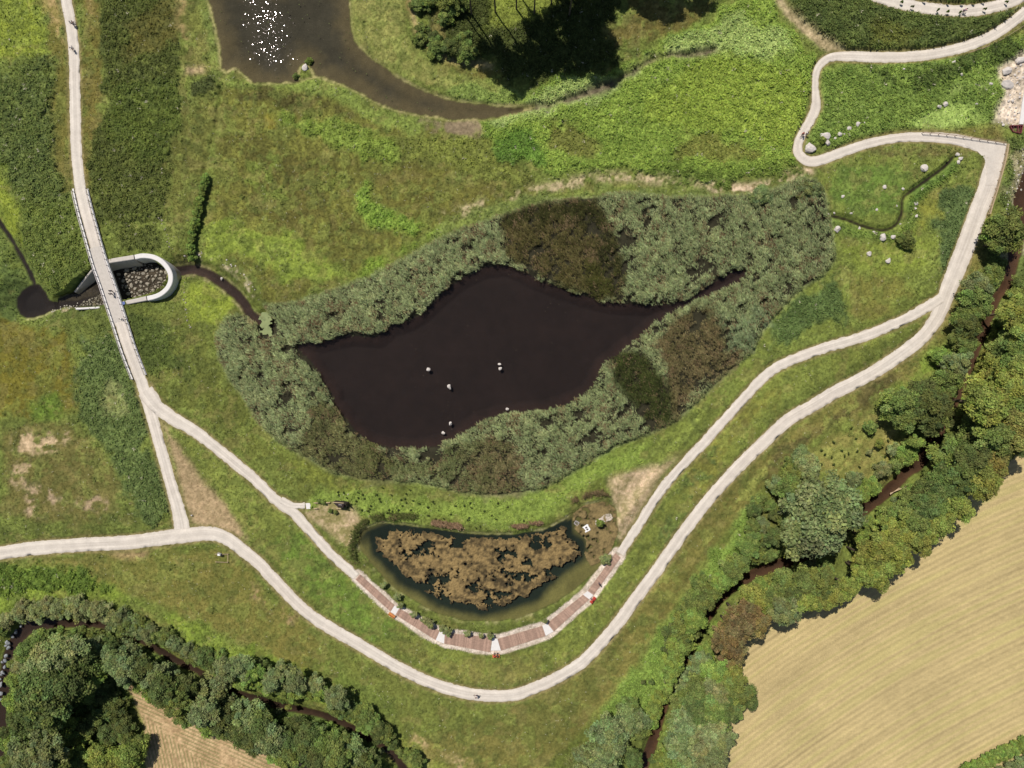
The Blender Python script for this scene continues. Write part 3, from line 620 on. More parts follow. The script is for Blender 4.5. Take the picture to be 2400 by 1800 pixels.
M_WATER = water_mat('still_water', .04, .004, 1.6)
def lake_mat():
    # calm water; added mirror spots, tilted to shape the sun glints into two clusters
    m, nt, b = new_mat('glint_water'); nt.nodes.remove(b)
    N = nt.nodes.new; K = nt.links.new
    def math_(op, a=None, b=None):
        n = N('ShaderNodeMath'); n.operation = op
        for i, v in enumerate((a, b)):
            if v is None: continue
            if isinstance(v, (int, float)): n.inputs[i].default_value = v
            else: K(v, n.inputs[i])
        return n.outputs[0]
    g = N('ShaderNodeNewGeometry')
    v = N('ShaderNodeTexVoronoi'); v.voronoi_dimensions = '2D'; v.inputs['Scale'].default_value = 4.2
    K(g.outputs['Position'], v.inputs['Vector'])
    sp = N('ShaderNodeSeparateColor'); K(v.outputs['Color'], sp.inputs[0])
    v2 = N('ShaderNodeTexWhiteNoise'); v2.noise_dimensions = '3D'; K(v.outputs['Position'], v2.inputs['Vector'])
    sp2 = N('ShaderNodeSeparateColor'); K(v2.outputs['Color'], sp2.inputs[0])
    sx = math_('MULTIPLY', math_('ADD', math_('SUBTRACT', sp.outputs[0], .5), math_('SUBTRACT', sp2.outputs[0], .5)), .015)
    sy = math_('MULTIPLY', math_('ADD', math_('SUBTRACT', sp.outputs[1], .5), math_('SUBTRACT', sp2.outputs[1], .5)), .013)
    sg = math_('MULTIPLY', math_('SIGN', math_('SUBTRACT', sp.outputs[2], .5)), .0085)
    sy = math_('ADD', sy, sg)
    cx = N('ShaderNodeCombineXYZ'); K(sx, cx.inputs[0]); K(sy, cx.inputs[1]); cx.inputs[2].default_value = 1
    nm = N('ShaderNodeVectorMath'); nm.operation = 'NORMALIZE'; K(cx.outputs[0], nm.inputs[0])
    spot = math_('LESS_THAN', v.outputs['Distance'], math_('ADD', math_('MULTIPLY', sp2.outputs[2], .2), .22))
    tr = N('ShaderNodeBsdfTransparent'); tr.inputs['Color'].default_value = (.92, .93, .9, 1)
    gl = N('ShaderNodeBsdfGlossy'); gl.inputs['Roughness'].default_value = .022; gl.inputs['Color'].default_value = (.03, .027, .028, 1); K(nm.outputs[0], gl.inputs['Normal'])
    mg = N('ShaderNodeMixShader'); K(spot, mg.inputs[0]); K(tr.outputs[0], mg.inputs[1]); K(gl.outputs[0], mg.inputs[2])
    fr = N('ShaderNodeFresnel'); fr.inputs['IOR'].default_value = 1.33
    mx = N('ShaderNodeMixShader'); K(fr.outputs[0], mx.inputs[0]); K(tr.outputs[0], mx.inputs[1]); K(mg.outputs[0], mx.inputs[2])
    K(mx.outputs[0], nt.nodes['Material Output'].inputs['Surface'])
    return m
M_LAKE = lake_mat()

# ------------------------------------------------------------------ object helpers
def tag(o, label=None, cat=None, group=None, kind=None):
    if label: o['label'] = label
    if cat: o['category'] = cat
    if group: o['group'] = group
    if kind: o['kind'] = kind
    return o
def mesh_np(name, V, Fc, col=None, mats=None, smooth=False):
    V = np.asarray(V, np.float32); Fc = np.asarray(Fc, np.int32)
    me = bpy.data.meshes.new(name)
    me.vertices.add(len(V)); me.vertices.foreach_set('co', V.ravel())
    k = Fc.shape[1]
    me.loops.add(Fc.size); me.loops.foreach_set('vertex_index', Fc.ravel())
    me.polygons.add(len(Fc)); me.polygons.foreach_set('loop_start', np.arange(0, Fc.size, k, dtype=np.int32))
    me.polygons.foreach_set('loop_total', np.full(len(Fc), k, np.int32))
    if smooth: me.polygons.foreach_set('use_smooth', np.ones(len(Fc), bool))
    if col is not None:
        at = me.color_attributes.new('Col', 'FLOAT_COLOR', 'POINT')
        c4 = np.ones((len(V), 4), np.float32); c4[:, :3] = col
        at.data.foreach_set('color', c4.ravel())
    if mats: me.materials.append(mats)
    me.update(calc_edges=True)
    return me
def link(name, me, parent=None, loc=(0, 0, 0)):
    o = bpy.data.objects.new(name, me); COL.objects.link(o); o.location = loc
    if parent is not None: o.parent = parent
    return o
def empty(name, loc, rz=0.0):
    o = bpy.data.objects.new(name, None); COL.objects.link(o); o.location = loc; o.rotation_euler = (0, 0, rz)
    o.empty_display_size = .3
    return o
class MB:
    def __init__(s): s.v = []; s.f = []
    def add(s, v, f):
        n = len(s.v); s.v += [tuple(p) for p in v]; s.f += [tuple(i + n for i in q) for q in f]; return s
    def box(s, c, d, rz=0.0, rx=0.0, ry=0.0):
        R = Matrix.Rotation(rz, 3, 'Z') @ Matrix.Rotation(ry, 3, 'Y') @ Matrix.Rotation(rx, 3, 'X')
        v = [Vector(c) + R @ Vector((sx * d[0] / 2, sy * d[1] / 2, sz * d[2] / 2)) for sz in (-1, 1) for sx, sy in ((-1, -1), (1, -1), (1, 1), (-1, 1))]
        return s.add(v, [(3, 2, 1, 0), (4, 5, 6, 7), (0, 1, 5, 4), (1, 2, 6, 5), (2, 3, 7, 6), (3, 0, 4, 7)])
    def tube(s, pts, r, n=8, cap=True):
        P = [Vector(p) for p in pts]; R = [r] * len(P) if not hasattr(r, '__len__') else list(r)
        vs = []; fs = []
        for i, p in enumerate(P):
            d = (P[min(i + 1, len(P) - 1)] - P[max(i - 1, 0)]).normalized()
            u = d.orthogonal().normalized(); w = d.cross(u)
            if i:
                u = pu - d * pu.dot(d); u.normalize(); w = d.cross(u)
            pu = u
            for k in range(n):
                a = 2 * math.pi * k / n
                vs.append(p + (u * math.cos(a) + w * math.sin(a)) * R[i])
        for i in range(len(P) - 1):
            for k in range(n):
                fs.append((i * n + k, i * n + (k + 1) % n, (i + 1) * n + (k + 1) % n, (i + 1) * n + k))
        if cap:
            fs.append(tuple(reversed(range(n)))); fs.append(tuple(range((len(P) - 1) * n, len(P) * n)))
        return s.add(vs, fs)
    def ring(s, c, R, r, axis='Y', n=24, m=6):
        vs = []; fs = []
        for i in range(n):
            a = 2 * math.pi * i / n
            for k in range(m):
                b = 2 * math.pi * k / m
                rr = R + r * math.cos(b); h = r * math.sin(b)
                p = (rr * math.cos(a), h, rr * math.sin(a)) if axis == 'Y' else (rr * math.cos(a), rr * math.sin(a), h)
                vs.append((c[0] + p[0], c[1] + p[1], c[2] + p[2]))
                fs.append((i * m + k, i * m + (k + 1) % m, ((i + 1) % n) * m + (k + 1) % m, ((i + 1) % n) * m + k))
        return s.add(vs, fs)
    def prism(s, poly, z0, z1):
        n = len(poly); a = sum(poly[i][0] * poly[(i + 1) % n][1] - poly[(i + 1) % n][0] * poly[i][1] for i in range(n))
        P = list(poly) if a > 0 else list(reversed(poly))
        v = [(x, y, z0) for x, y in P] + [(x, y, z1) for x, y in P]
        f = [tuple(reversed(range(n))), tuple(range(n, 2 * n))] + [(i, (i + 1) % n, n + (i + 1) % n, n + i) for i in range(n)]
        return s.add(v, f)
    def mesh(s, name, mat, smooth=False):
        me = bpy.data.meshes.new(name); me.from_pydata(s.v, [], s.f); me.materials.append(mat)
        if smooth:
            for p in me.polygons: p.use_smooth = True
        me.update(); return me
    def build(s, name, mat, parent=None, smooth=False, loc=(0, 0, 0)):
        return link(name, s.mesh(name, mat, smooth), parent, loc)

# ------------------------------------------------------------------ ground sheet
xs = np.concatenate([[-1500, -800, -400, -220, -160, -145], XF, [145, 160, 220, 400, 800, 1500]])
ys = np.concatenate([[-1500, -800, -400, -200, -130, -112], YF, [112, 130, 200, 400, 800, 1500]])
ix = np.clip(np.arange(len(xs)) - 6, 0, NXF - 1); iy = np.clip(np.arange(len(ys)) - 6, 0, NYF - 1)
XX, YY = np.meshgrid(xs, ys)
ZZ = Z[np.ix_(iy, ix)]; CC = C[np.ix_(iy, ix)].copy()
far = np.zeros(XX.shape, bool); far[:5] = far[-5:] = True; far[:, :5] = far[:, -5:] = True
CC[far] = lin((98, 108, 52)) * KV; ZZ = np.where(far, 0, ZZ)
ny, nx = XX.shape
idx = np.arange(nx * ny).reshape(ny, nx)
quads = np.stack([idx[:-1, :-1], idx[:-1, 1:], idx[1:, 1:], idx[1:, :-1]], -1).reshape(-1, 4)
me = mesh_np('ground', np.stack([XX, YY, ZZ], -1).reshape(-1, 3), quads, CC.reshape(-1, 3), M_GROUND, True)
tag(link('ground', me), 'grassy meadow ground with bare patches and stubble field', kind='structure')

# ------------------------------------------------------------------ waters
def grid_water(name, sd, level, mat, label, pad=1.2):
    yy, xx = np.where(sd < pad)
    x0, x1, y0, y1 = XF[xx.min()], XF[xx.max()], YF[yy.min()], YF[yy.max()]
    st_ = 4
    sub = sd[::st_, ::st_]
    keep = sub[:-1, :-1]
    keep = np.minimum(np.minimum(sub[:-1, :-1], sub[1:, :-1]), np.minimum(sub[:-1, 1:], sub[1:, 1:])) < pad
    X = GX[::st_, ::st_]; Y = GY[::st_, ::st_]
    id_ = np.arange(sub.size).reshape(sub.shape)
    q = np.stack([id_[:-1, :-1], id_[:-1, 1:], id_[1:, 1:], id_[1:, :-1]], -1)[keep]
    u, inv = np.unique(q.ravel(), return_inverse=True)
    V = np.stack([X.ravel()[u], Y.ravel()[u], np.full(len(u), level)], -1)
    me = mesh_np(name, V, inv.reshape(-1, 4), None, mat)
    return tag(link(name, me), label, kind='structure')
grid_water('pond', sd_pond, -.5, M_WATER, 'dark still pond ringed by reeds')
grid_water('lake', sd_lake, -.35, M_LAKE, 'brown shallow water with sun glints at the top')
grid_water('pool', np.where(sd_basin < .6, np.minimum(sd_pool, 1.0), sd_pool), -2.4, M_WATER, 'small round dark pool beside the bridge', .9)
grid_water('stream', np.where(GX < t1(0,1,1500,680)[0], FAR, sd_stream), -1.2, M_WATER, 'short dark stream running from the curved wall to the reeds', .8)
grid_water('shallow_pond', sd_low, -.45, M_WATER, 'shallow olive pond with algae beside the boardwalk', .5)
grid_water('brook', sd_brook, -1.0, M_WATER, 'reddish brown brook between the tree rows', .9)
grid_water('west_brook', sd_west, -1.0, M_WATER, 'narrow brown brook under shrubs at the lower left', .9)
grid_water('rill', sd_rill, -.5, M_WATER, 'thin dark rill winding through the right meadow', .2)

# ------------------------------------------------------------------ gravel paths
def path_mat():
    m, nt, b = new_mat('pale_gravel')
    uv = nt.nodes.new('ShaderNodeUVMap'); uv.uv_map = 'UVMap'
    sep = nt.nodes.new('ShaderNodeSeparateXYZ'); nt.links.new(uv.outputs[0], sep.inputs[0])
    g = nt.nodes.new('ShaderNodeNewGeometry')
    mp_ = nt.nodes.new('ShaderNodeMapping'); mp_.inputs['Scale'].default_value = (6.0, .06, 1); nt.links.new(uv.outputs[0], mp_.inputs[0])
    n1 = nt.nodes.new('ShaderNodeTexNoise'); n1.inputs['Scale'].default_value = 1.0; n1.inputs['Detail'].default_value = 4; nt.links.new(mp_.outputs[0], n1.inputs['Vector'])
    n2 = nt.nodes.new('ShaderNodeTexNoise'); n2.inputs['Scale'].default_value = 2.2; n2.inputs['Detail'].default_value = 6; n2.inputs['Roughness'].default_value = .7; nt.links.new(g.outputs['Position'], n2.inputs['Vector'])
    n3 = nt.nodes.new('ShaderNodeTexNoise'); n3.inputs['Scale'].default_value = .05; nt.links.new(g.outputs['Position'], n3.inputs['Vector'])
    r = nt.nodes.new('ShaderNodeValToRGB'); r.color_ramp.elements[0].position = .35; r.color_ramp.elements[1].position = .68
    r.color_ramp.elements[0].color = (*lin((204, 196, 184)), 1); r.color_ramp.elements[1].color = (*lin((231, 225, 214)), 1)
    ad = nt.nodes.new('ShaderNodeMath'); ad.operation = 'MULTIPLY_ADD'; ad.inputs[1].default_value = .5
    m2 = nt.nodes.new('ShaderNodeMath'); m2.operation = 'MULTIPLY'; m2.inputs[1].default_value = .5
    nt.links.new(n2.outputs['Fac'], m2.inputs[0]); nt.links.new(n1.outputs['Fac'], ad.inputs[0]); nt.links.new(m2.outputs[0], ad.inputs[2])
    nt.links.new(ad.outputs[0], r.inputs['Fac'])
    mx = nt.nodes.new('ShaderNodeMix'); mx.data_type = 'RGBA'; mx.blend_type = 'MULTIPLY'
    nt.links.new(r.outputs['Color'], mx.inputs[6]); mx.inputs[7].default_value = (.90, .85, .83, 1)
    nt.links.new(n3.outputs['Fac'], mx.inputs['Factor'])
    ab = nt.nodes.new('ShaderNodeMath'); ab.operation = 'ABSOLUTE'; nt.links.new(sep.outputs[0], ab.inputs[0])
    tk = nt.nodes.new('ShaderNodeValToRGB'); e_ = tk.color_ramp.elements
    e_[0].position = 0.0; e_[0].color = (.93, .93, .93, 1); e_[1].position = 1.0; e_[1].color = (.80, .78, .74, 1)
    for ps_, v_ in ((.22, .92), (.42, 1.04), (.62, 1.03), (.8, .93)):
        q_ = tk.color_ramp.elements.new(ps_); q_.color = (v_, v_, v_ * .995, 1)
    nt.links.new(ab.outputs[0], tk.inputs['Fac'])
    m9 = nt.nodes.new('ShaderNodeMix'); m9.data_type = 'RGBA'; m9.blend_type = 'MULTIPLY'; m9.inputs['Factor'].default_value = 1
    nt.links.new(mx.outputs[2], m9.inputs[6]); nt.links.new(tk.outputs['Color'], m9.inputs[7]); mx = m9
    n5 = nt.nodes.new('ShaderNodeTexNoise'); n5.inputs['Scale'].default_value = .45; n5.inputs['Detail'].default_value = 5; nt.links.new(g.outputs['Position'], n5.inputs['Vector'])
    mr5 = nt.nodes.new('ShaderNodeMapRange'); mr5.inputs['From Min'].default_value = .35; mr5.inputs['From Max'].default_value = .65; mr5.inputs['To Min'].default_value = .82; mr5.inputs['To Max'].default_value = .94
    nt.links.new(n5.outputs['Fac'], mr5.inputs['Value'])
    sc = nt.nodes.new('ShaderNodeVectorMath'); sc.operation = 'SCALE'; nt.links.new(mr5.outputs['Result'], sc.inputs['Scale'])
    nt.links.new(mx.outputs[2], sc.inputs[0]); nt.links.new(sc.outputs[0], b.inputs['Base Color'])
    b.inputs['Roughness'].default_value = .95; setspec(b, .2)
    bp = nt.nodes.new('ShaderNodeBump'); bp.inputs['Strength'].default_value = .35; bp.inputs['Distance'].default_value = .05
    nt.links.new(n2.outputs['Fac'], bp.inputs['Height']); nt.links.new(bp.outputs['Normal'], b.inputs['Normal'])
    return m
M_PATH = path_mat()
def ribbon(name, c, w, z, mat, label, ragged=.13, seed=0):
    # resample finely
    d = np.concatenate([[0], np.cumsum(np.linalg.norm(np.diff(c, axis=0), axis=1))])
    s = np.arange(0, d[-1], .35)
    P = np.stack([np.interp(s, d, c[:, 0]), np.interp(s, d, c[:, 1])], -1); W = np.interp(s, d, w)
    t = np.gradient(P, axis=0); t /= np.linalg.norm(t, axis=1)[:, None] + 1e-9
    k = 5; kern = np.ones(k) / k
    t = np.stack([np.convolve(np.pad(t[:, i], k // 2, mode='edge'), kern, 'valid') for i in (0, 1)], -1); t /= np.linalg.norm(t, axis=1)[:, None]
    nrm = np.stack([-t[:, 1], t[:, 0]], -1)
    us_ = np.array([-1, -.9, -.45, 0, .45, .9, 1.0])
    V = []; UV = []
    for i, u in enumerate(us_):
        jit = 0
        if abs(u) == 1: jit = np.sign(u) * ragged * ((vnoise(s, 0 * s, .9, 50 + i + seed) - .5) * 2.2 + (vnoise(s, 0 * s, .4, 60 + i + seed) - .5) * 1.2)
        q = P + nrm * (u * W + jit)[:, None]
        zz = z + hump(q[:, 0], q[:, 1]) - (.07 if abs(u) == 1 else 0)
        V.append(np.concatenate([q, zz[:, None]], 1)); UV.append(np.stack([np.full(len(s), u), s], -1))
    V = np.stack(V, 1); n = len(s); m = len(us_)
    id_ = np.arange(n * m).reshape(n, m)
    q = np.stack([id_[:-1, :-1], id_[1:, :-1], id_[1:, 1:], id_[:-1, 1:]], -1).reshape(-1, 4)[:, ::-1]
    me = mesh_np(name, V.reshape(-1, 3), q, None, mat)
    uvl = me.uv_layers.new(name='UVMap')
    UVf = np.stack(UV, 1).reshape(-1, 2)
    li = np.zeros(len(me.loops), np.int32); me.loops.foreach_get('vertex_index', li)
    uvl.data.foreach_set('uv', UVf[li].astype(np.float32).ravel())
    return tag(link(name, me), label, kind='structure')
PLAB = ['pale gravel path running down the left over the bridge', 'long pale gravel path sweeping across the bottom and up the right', 'pale hairpin path at the upper right', 'pale curved path at the top right corner', 'narrow inner gravel path on the right', 'pale link path from the fork to the boardwalk', 'short paved spur to the wooden hide']
for i, ((nm, p, w), (c, wc)) in enumerate(zip(PATHS, PATHC)):
    ribbon('path', c, wc, .0 + .006 * i, M_PATH, PLAB[i], .24 if i != 2 else .14, i * 3)
# the path widening at the upper right corner and at the fork
cor = T(3,0,[(1700,1185),(1900,1215),(2066,1243),(2030,1400),(1975,1600),(1880,1600),(1890,1470),(1870,1370),(1800,1300),(1700,1255)])
tag(MB().prism(cor, -.2, .045).build('path', M_PATH), 'wide pale gravel corner at the upper right', kind='structure')

# ------------------------------------------------------------------ scattered plants (uncountable: stuff)
SD_WATER = np.minimum.reduce([w[0] for w in WATERS])
def pts_in(n, x0=-131, x1=131, y0=-100, y1=100, seed=1):
    r = np.random.default_rng(seed)
    return r.uniform(x0, x1, n), r.uniform(y0, y1, n), r
def blades(name, x, y, r, n_b, length, width, rise, lean, col, label, cat=None, mat=None, wind=(0, 0), z_extra=0.0, pale=0.0):
    """n_b leaning leaves (quads folded to a point) at each spot"""
    n = len(x); N = n * n_b
    X = np.repeat(x, n_b) + r.normal(0, .09, N); Y = np.repeat(y, n_b) + r.normal(0, .09, N)
    zb = np.repeat(sample(Z, x, y) + z_extra, n_b) - .03
    a = r.uniform(0, 2 * np.pi, N)
    Ls = np.repeat(np.broadcast_to(length, (n,)), n_b) * r.uniform(.6, 1.35, N)
    dx = np.cos(a) * lean + wind[0]; dy = np.sin(a) * lean + wind[1]
    q = np.sqrt(dx * dx + dy * dy) + 1e-6
    up_ = rise * r.uniform(.6, 1.3, N)
    px = -dy / q; py = dx / q
    w = width * r.uniform(.6, 1.4, N)
    B = np.stack([X, Y, zb], -1)
    M = B + np.stack([dx * Ls * .45, dy * Ls * .45, up_ * Ls * .7], -1)
    E = B + np.stack([dx * Ls, dy * Ls, up_ * Ls * .85], -1)
    s = np.stack([px * w * .5, py * w * .5, r.normal(0, .25, N) * w], -1)
    V = np.stack([B, M - s, E, M + s], 1).reshape(-1, 3)
    Fq = np.arange(N * 4).reshape(N, 4)
    c = np.repeat(col, n_b, 0) * r.uniform(.72, 1.34, (N, 1)) * r.uniform(.92, 1.08, (N, 3))
    if pale > 0:
        k = np.repeat(r.random(n) < pale, n_b); c[k] = lin((214, 208, 178)) * .8
    c = np.clip(np.repeat(c[:, None], 4, 1).reshape(-1, 3), 0, .9)
    o = link(name, mesh_np(name, V, Fq, c, mat or M_LEAF))
    return tag(o, label, cat, kind='stuff')
# short grass
x, y, r = pts_in(430000, seed=11)
ok = (r.random(len(x)) < sample(VEG, x, y)) & (sample(SD_WATER, x, y) > .35) & (sample(sd_path, x, y) > -.12) & (sample(sd_bw, x, y) > .5) & (sample(sd_reed, x, y) > -.2) & (sample(sd_basin, x, y) > .5)
x, y = x[ok], y[ok]
dm_ = sample(DOME, x, y)
blades('meadow_grass', x, y, r, 3, .22 + .28 * dm_, .11, .55, .75, sample(VEGC, x, y), 'short mottled meadow grass covering the whole park', 'grass', pale=.012)
# tall herbs
x, y, r = pts_in(260000, seed=12)
dd_ = sample(DOME, x, y)
ok = (r.random(len(x)) < sstep(.22, .6, dd_) * sample(VEG, x, y) * (.12 + .88 * (domes(x + 1.2 * (fbm(x, y, 4, 1, 4) - .5), y + 1.2 * (fbm(x, y, 1.3, 2, 3) - .5), 1.15, 1) > .42))) & (sample(SD_WATER, x, y) > .25) & (sample(sd_path, x, y) > .25) & (sample(sd_bw, x, y) > .6) & (sample(sd_reed, x, y) > -.2) & (sample(sd_basin, x, y) > .5)
x, y = x[ok], y[ok]
blades('tall_herbs', x, y, r, 5, .34 + .32 * sample(DOME, x, y), .20, .65, .8, sample(VEGC, x, y) * 1.22, 'rank leafy herbs and nettles in the darker meadow strips', 'herbs', z_extra=.05, pale=.006)
# reeds
x, y, r = pts_in(360000, f1(460, 0)[0], f1(1812, 0)[0], f1(0, 1075)[1], f1(0, 380)[1], seed=13)
sr = sample(sd_reed, x, y); sp_ = sample(sd_pond, x, y)
jag = 2.6 * (fbm(x, y, 2.6, 81, 3) - .5)
wu = .65 * x - .76 * y; wv = .76 * x + .65 * y
clump = domes(.55 * wu + 1.1 * (fbm(x, y, 3, 84, 2) - .5), wv, 1.5, 5) * .62 + domes(.6 * wu, wv, .8, 6) * .38
gap = fbm(x, y, 3.2, 82, 3)
dw = np.array([math.cos(math.radians(40)), math.sin(math.radians(40))])
streak = fbm((x * dw[0] + y * dw[1]) * .35, (-x * dw[1] + y * dw[0]), 1.3, 83, 2)
sedge = np.clip(1 - np.linalg.norm(sample(VEGC, x, y) - lin((134,150,100)) * KV * 1.15, axis=1) / .13, 0, 1)
ok = (sr + .35 * jag < 0) & (sp_ + np.where(x > f1(1390, 0)[0], .25 * jag + .15, jag) > -.25) & (sample(sd_stream, x, y) > -.5) & (r.random(len(x)) < np.clip(1.5 * clump ** 1.6, .03, 1) * sstep(.30, .46, .5 * gap + .5 * streak))
ok &= ~((np.hypot(x - t1(1,1,120,1180)[0], y - t1(1,1,120,1180)[1]) < 2.6))
x, y, clump, sedge, streak = x[ok], y[ok], clump[ok], sedge[ok], streak[ok]
big = domes(.6 * (.65 * x - .76 * y) + 2 * (fbm(x, y, 5, 85, 2) - .5), .76 * x + .65 * y, 2.4, 8)
big = big[ok] if len(big) != len(clump) else big
hh = (.75 + 1.7 * clump ** 1.3 + 1.1 * big) * (.62 + .38 * sedge) * r.uniform(.8, 1.15, len(x))
# each reed: leaves fan out from the upper stem, bent by the wind
def reeds(name, x, y, hh, col, nl, label):
    n = len(x); N = n * nl
    base = np.maximum(sample(Z, x, y), -.6)
    X = np.repeat(x, nl) + r.normal(0, .1, N); Y = np.repeat(y, nl) + r.normal(0, .1, N)
    zb = np.repeat(base + hh * .55, nl) + r.uniform(-.25, .3, N)
    Ls = np.repeat(.4 + .22 * hh, nl) * r.uniform(.7, 1.3, N)
    a = r.uniform(0, 2 * np.pi, N)
    dx = .46 * np.cos(a) - .36; dy = .46 * np.sin(a) + .42
    q = np.hypot(dx, dy) + 1e-6; w = r.uniform(.06, .14, N)
    B = np.stack([X, Y, zb], -1); B[:, 2] -= .15
    M = B + np.stack([dx * Ls * .5, dy * Ls * .5, Ls * .55], -1)
    E = B + np.stack([dx * Ls, dy * Ls, Ls * r.uniform(.35, .75, N)], -1)
    s = np.stack([-dy / q * w * .5, dx / q * w * .5, r.normal(0, .2, N) * w], -1)
    V = np.stack([B, M - s, E, M + s], 1).reshape(-1, 3)
    # stems
    tw = np.repeat(fbm(x, y, 2.0, 88, 3), nl)
    c = np.repeat(col * r.uniform(.7, 1.32, (n, 1)), nl, 0) * r.uniform(.68, 1.36, (N, 1)) * r.uniform(.93, 1.07, (N, 3))
    dry = r.random(N) < .04 + .5 * sstep(.56, .72, tw)
    c[dry] = lin((170, 146, 108)) * .85 * r.uniform(.7, 1.1, (dry.sum(), 1))
    c = np.clip(np.repeat(c[:, None], 4, 1).reshape(-1, 3), 0, .9)
    o = link(name, mesh_np(name, V, np.arange(N * 4).reshape(N, 4), c, M_LEAF))
    return tag(o, label, 'reeds', kind='stuff')
reeds('reed_bed', x, y, hh, sample(VEGC, x, y) * (1.02 + .62 * clump)[:, None], 4, 'grey green reeds and brown sedge ringing the dark pond')  # taller clumps painted lighter for lit tips, hollows between them darker
# floating algae on the shallow pond
MARSH = F([(1238,1100),(1290,1078),(1330,1088),(1337,1150),(1322,1190),(1300,1215),(1275,1225),(1262,1200),(1268,1170),(1240,1140)], -.45)
ast = .16
ax = np.arange(f1(795, 0)[0], f1(1345, 0)[0], ast); ay = np.arange(f1(0, 1345)[1], f1(0, 1070)[1], ast)
AX, AY = np.meshgrid(ax, ay)
s_al = sample(up(sdf_poly(ALG)), AX.ravel(), AY.ravel()).reshape(AX.shape)
s_ma = sample(up(sdf_poly(MARSH)), AX.ravel(), AY.ravel()).reshape(AX.shape)
s_lo = sample(sd_low, AX.ravel(), AY.ravel()).reshape(AX.shape)
nA = fbm(AX, AY, 3.2, 91, 3); nB = fbm(AX * .55, AY, 2.0, 92, 3); nC = fbm(AX, AY, .8, 93, 2)
def mat_mesh(name, f, ca, cb, label, amp):
    keep = (f[:-1, :-1] + f[1:, :-1] + f[:-1, 1:] + f[1:, 1:]) > 0
    id_ = np.arange(f.size).reshape(f.shape)
    q = np.stack([id_[:-1, :-1], id_[:-1, 1:], id_[1:, 1:], id_[1:, :-1]], -1)[keep]
    u, inv = np.unique(q.ravel(), return_inverse=True)
    fz = np.clip(f.ravel()[u] * 1.2, -.06, .25)
    hz = -.45 + .03 + amp * (fz + .55 * (nC.ravel()[u] - .5) + .5 * (_TAB[(u * 7) % 256, (u // 256) % 256] - .5))
    V = np.stack([AX.ravel()[u], AY.ravel()[u], np.maximum(hz, -.44)], -1)
    t = np.clip(.5 + 2.2 * (nC.ravel()[u] - .5) + 1.2 * (nA.ravel()[u] - .5), 0, 1)[:, None]
    c = (lin(ca) * t + lin(cb) * (1 - t)) * (.8 + .45 * _TAB[(u * 13) % 256, (u // 251) % 256])[:, None]
    o = link(name, mesh_np(name, V, inv.reshape(-1, 4), c, M_LEAF))
    return tag(o, label, 'algae', kind='stuff')
f_al = np.minimum(-(s_al + 2.4 * (nA - .5) + 2.6 * (nC - .5)) * .5, (nB * .46 + nA * .28 + nC * .26) * 2.4 - .99 + .32 * (_TAB[np.arange(AX.size).reshape(AX.shape) % 256, (np.arange(AX.size).reshape(AX.shape) // 256) % 256] - .5))
mat_mesh('algae_mat', f_al, (146, 124, 82), (72, 62, 42), 'golden brown floating algae mat with dark holes', .5)
f_ma = np.minimum(-(s_ma + 1.2 * (nA - .5)) * .5, nC * 1.0 + nA * .5 - .60)
f_ma = np.minimum(f_ma, -(s_lo + .2))
mat_mesh('brown_algae', f_ma, (138, 120, 80), (84, 74, 48), 'brown algae film filling the right end of the shallow pond', .18)
# duckweed patch where the stream enters the reeds
dkx, dky = t1(1,1,110,1190)
bx = np.arange(dkx - 4.2, dkx + 4.2, .16); by = np.arange(dky - 4.2, dky + 4.2, .16); AX, AY = np.meshgrid(bx, by)
nA = fbm(AX, AY, 3.2, 95, 3); nC = fbm(AX, AY, .8, 96, 2)
f_dk = 2.3 - np.hypot((AX - dkx) * 1.1, (AY - dky) * .7) + 5.5 * (nA - .5) + 2.5 * (nC - .5)
old = AX
def duck():
    f = f_dk; keep = (f[:-1, :-1] + f[1:, 1:]) > 0
    id_ = np.arange(f.size).reshape(f.shape)
    q = np.stack([id_[:-1, :-1], id_[:-1, 1:], id_[1:, 1:], id_[1:, :-1]], -1)[keep]
    u, inv = np.unique(q.ravel(), return_inverse=True)
    V = np.stack([AX.ravel()[u], AY.ravel()[u], -.12 + .03 * nC.ravel()[u]], -1)
    c = (lin((140, 150, 104)) * (.75 + .5 * nC.ravel()[u])[:, None])
    tag(link('duckweed', mesh_np('duckweed', V, inv.reshape(-1, 4), c, M_LEAF)), 'pale green duckweed film where the stream meets the reeds', 'duckweed', kind='stuff')
duck()
# specks floating on the dark pond and the lake
x, y, r = pts_in(9000, -110, 60, -15, 95, seed=33)
s1, s2 = sample(sd_pond, x, y), sample(sd_lake, x, y)
ok = ((s1 < -.6) & (r.random(len(x)) < .05 + .25 * (fbm(x, y, 9, 34, 2) > .58))) | ((s2 < -.3) & (r.random(len(x)) < .3))
x, y, lv = x[ok], y[ok], np.where(s1[ok] < 0, -.5, -.35); n = len(x)
w = r.uniform(.03, .11, n) * np.where(lv < -.4, .8, 1.6); a = r.uniform(0, 6.28, n)
V = np.stack([np.stack([x + w * np.cos(a + k * 1.57 + .3 * (k % 2)), y + w * np.sin(a + k * 1.57), lv + .012 + 0 * x], -1) for k in range(4)], 1).reshape(-1, 3)
c = np.where((lv < -.4)[:, None], lin((120, 106, 90)), lin((92, 100, 60))) * r.uniform(.4, 1.2, (n, 1))
tag(link('floating_leaves', mesh_np('floating_leaves', V, np.arange(4 * n).reshape(n, 4), np.repeat(c, 4, 0), M_LEAF)), 'tiny leaves and weed specks floating on the open water', 'floating leaves', kind='stuff')
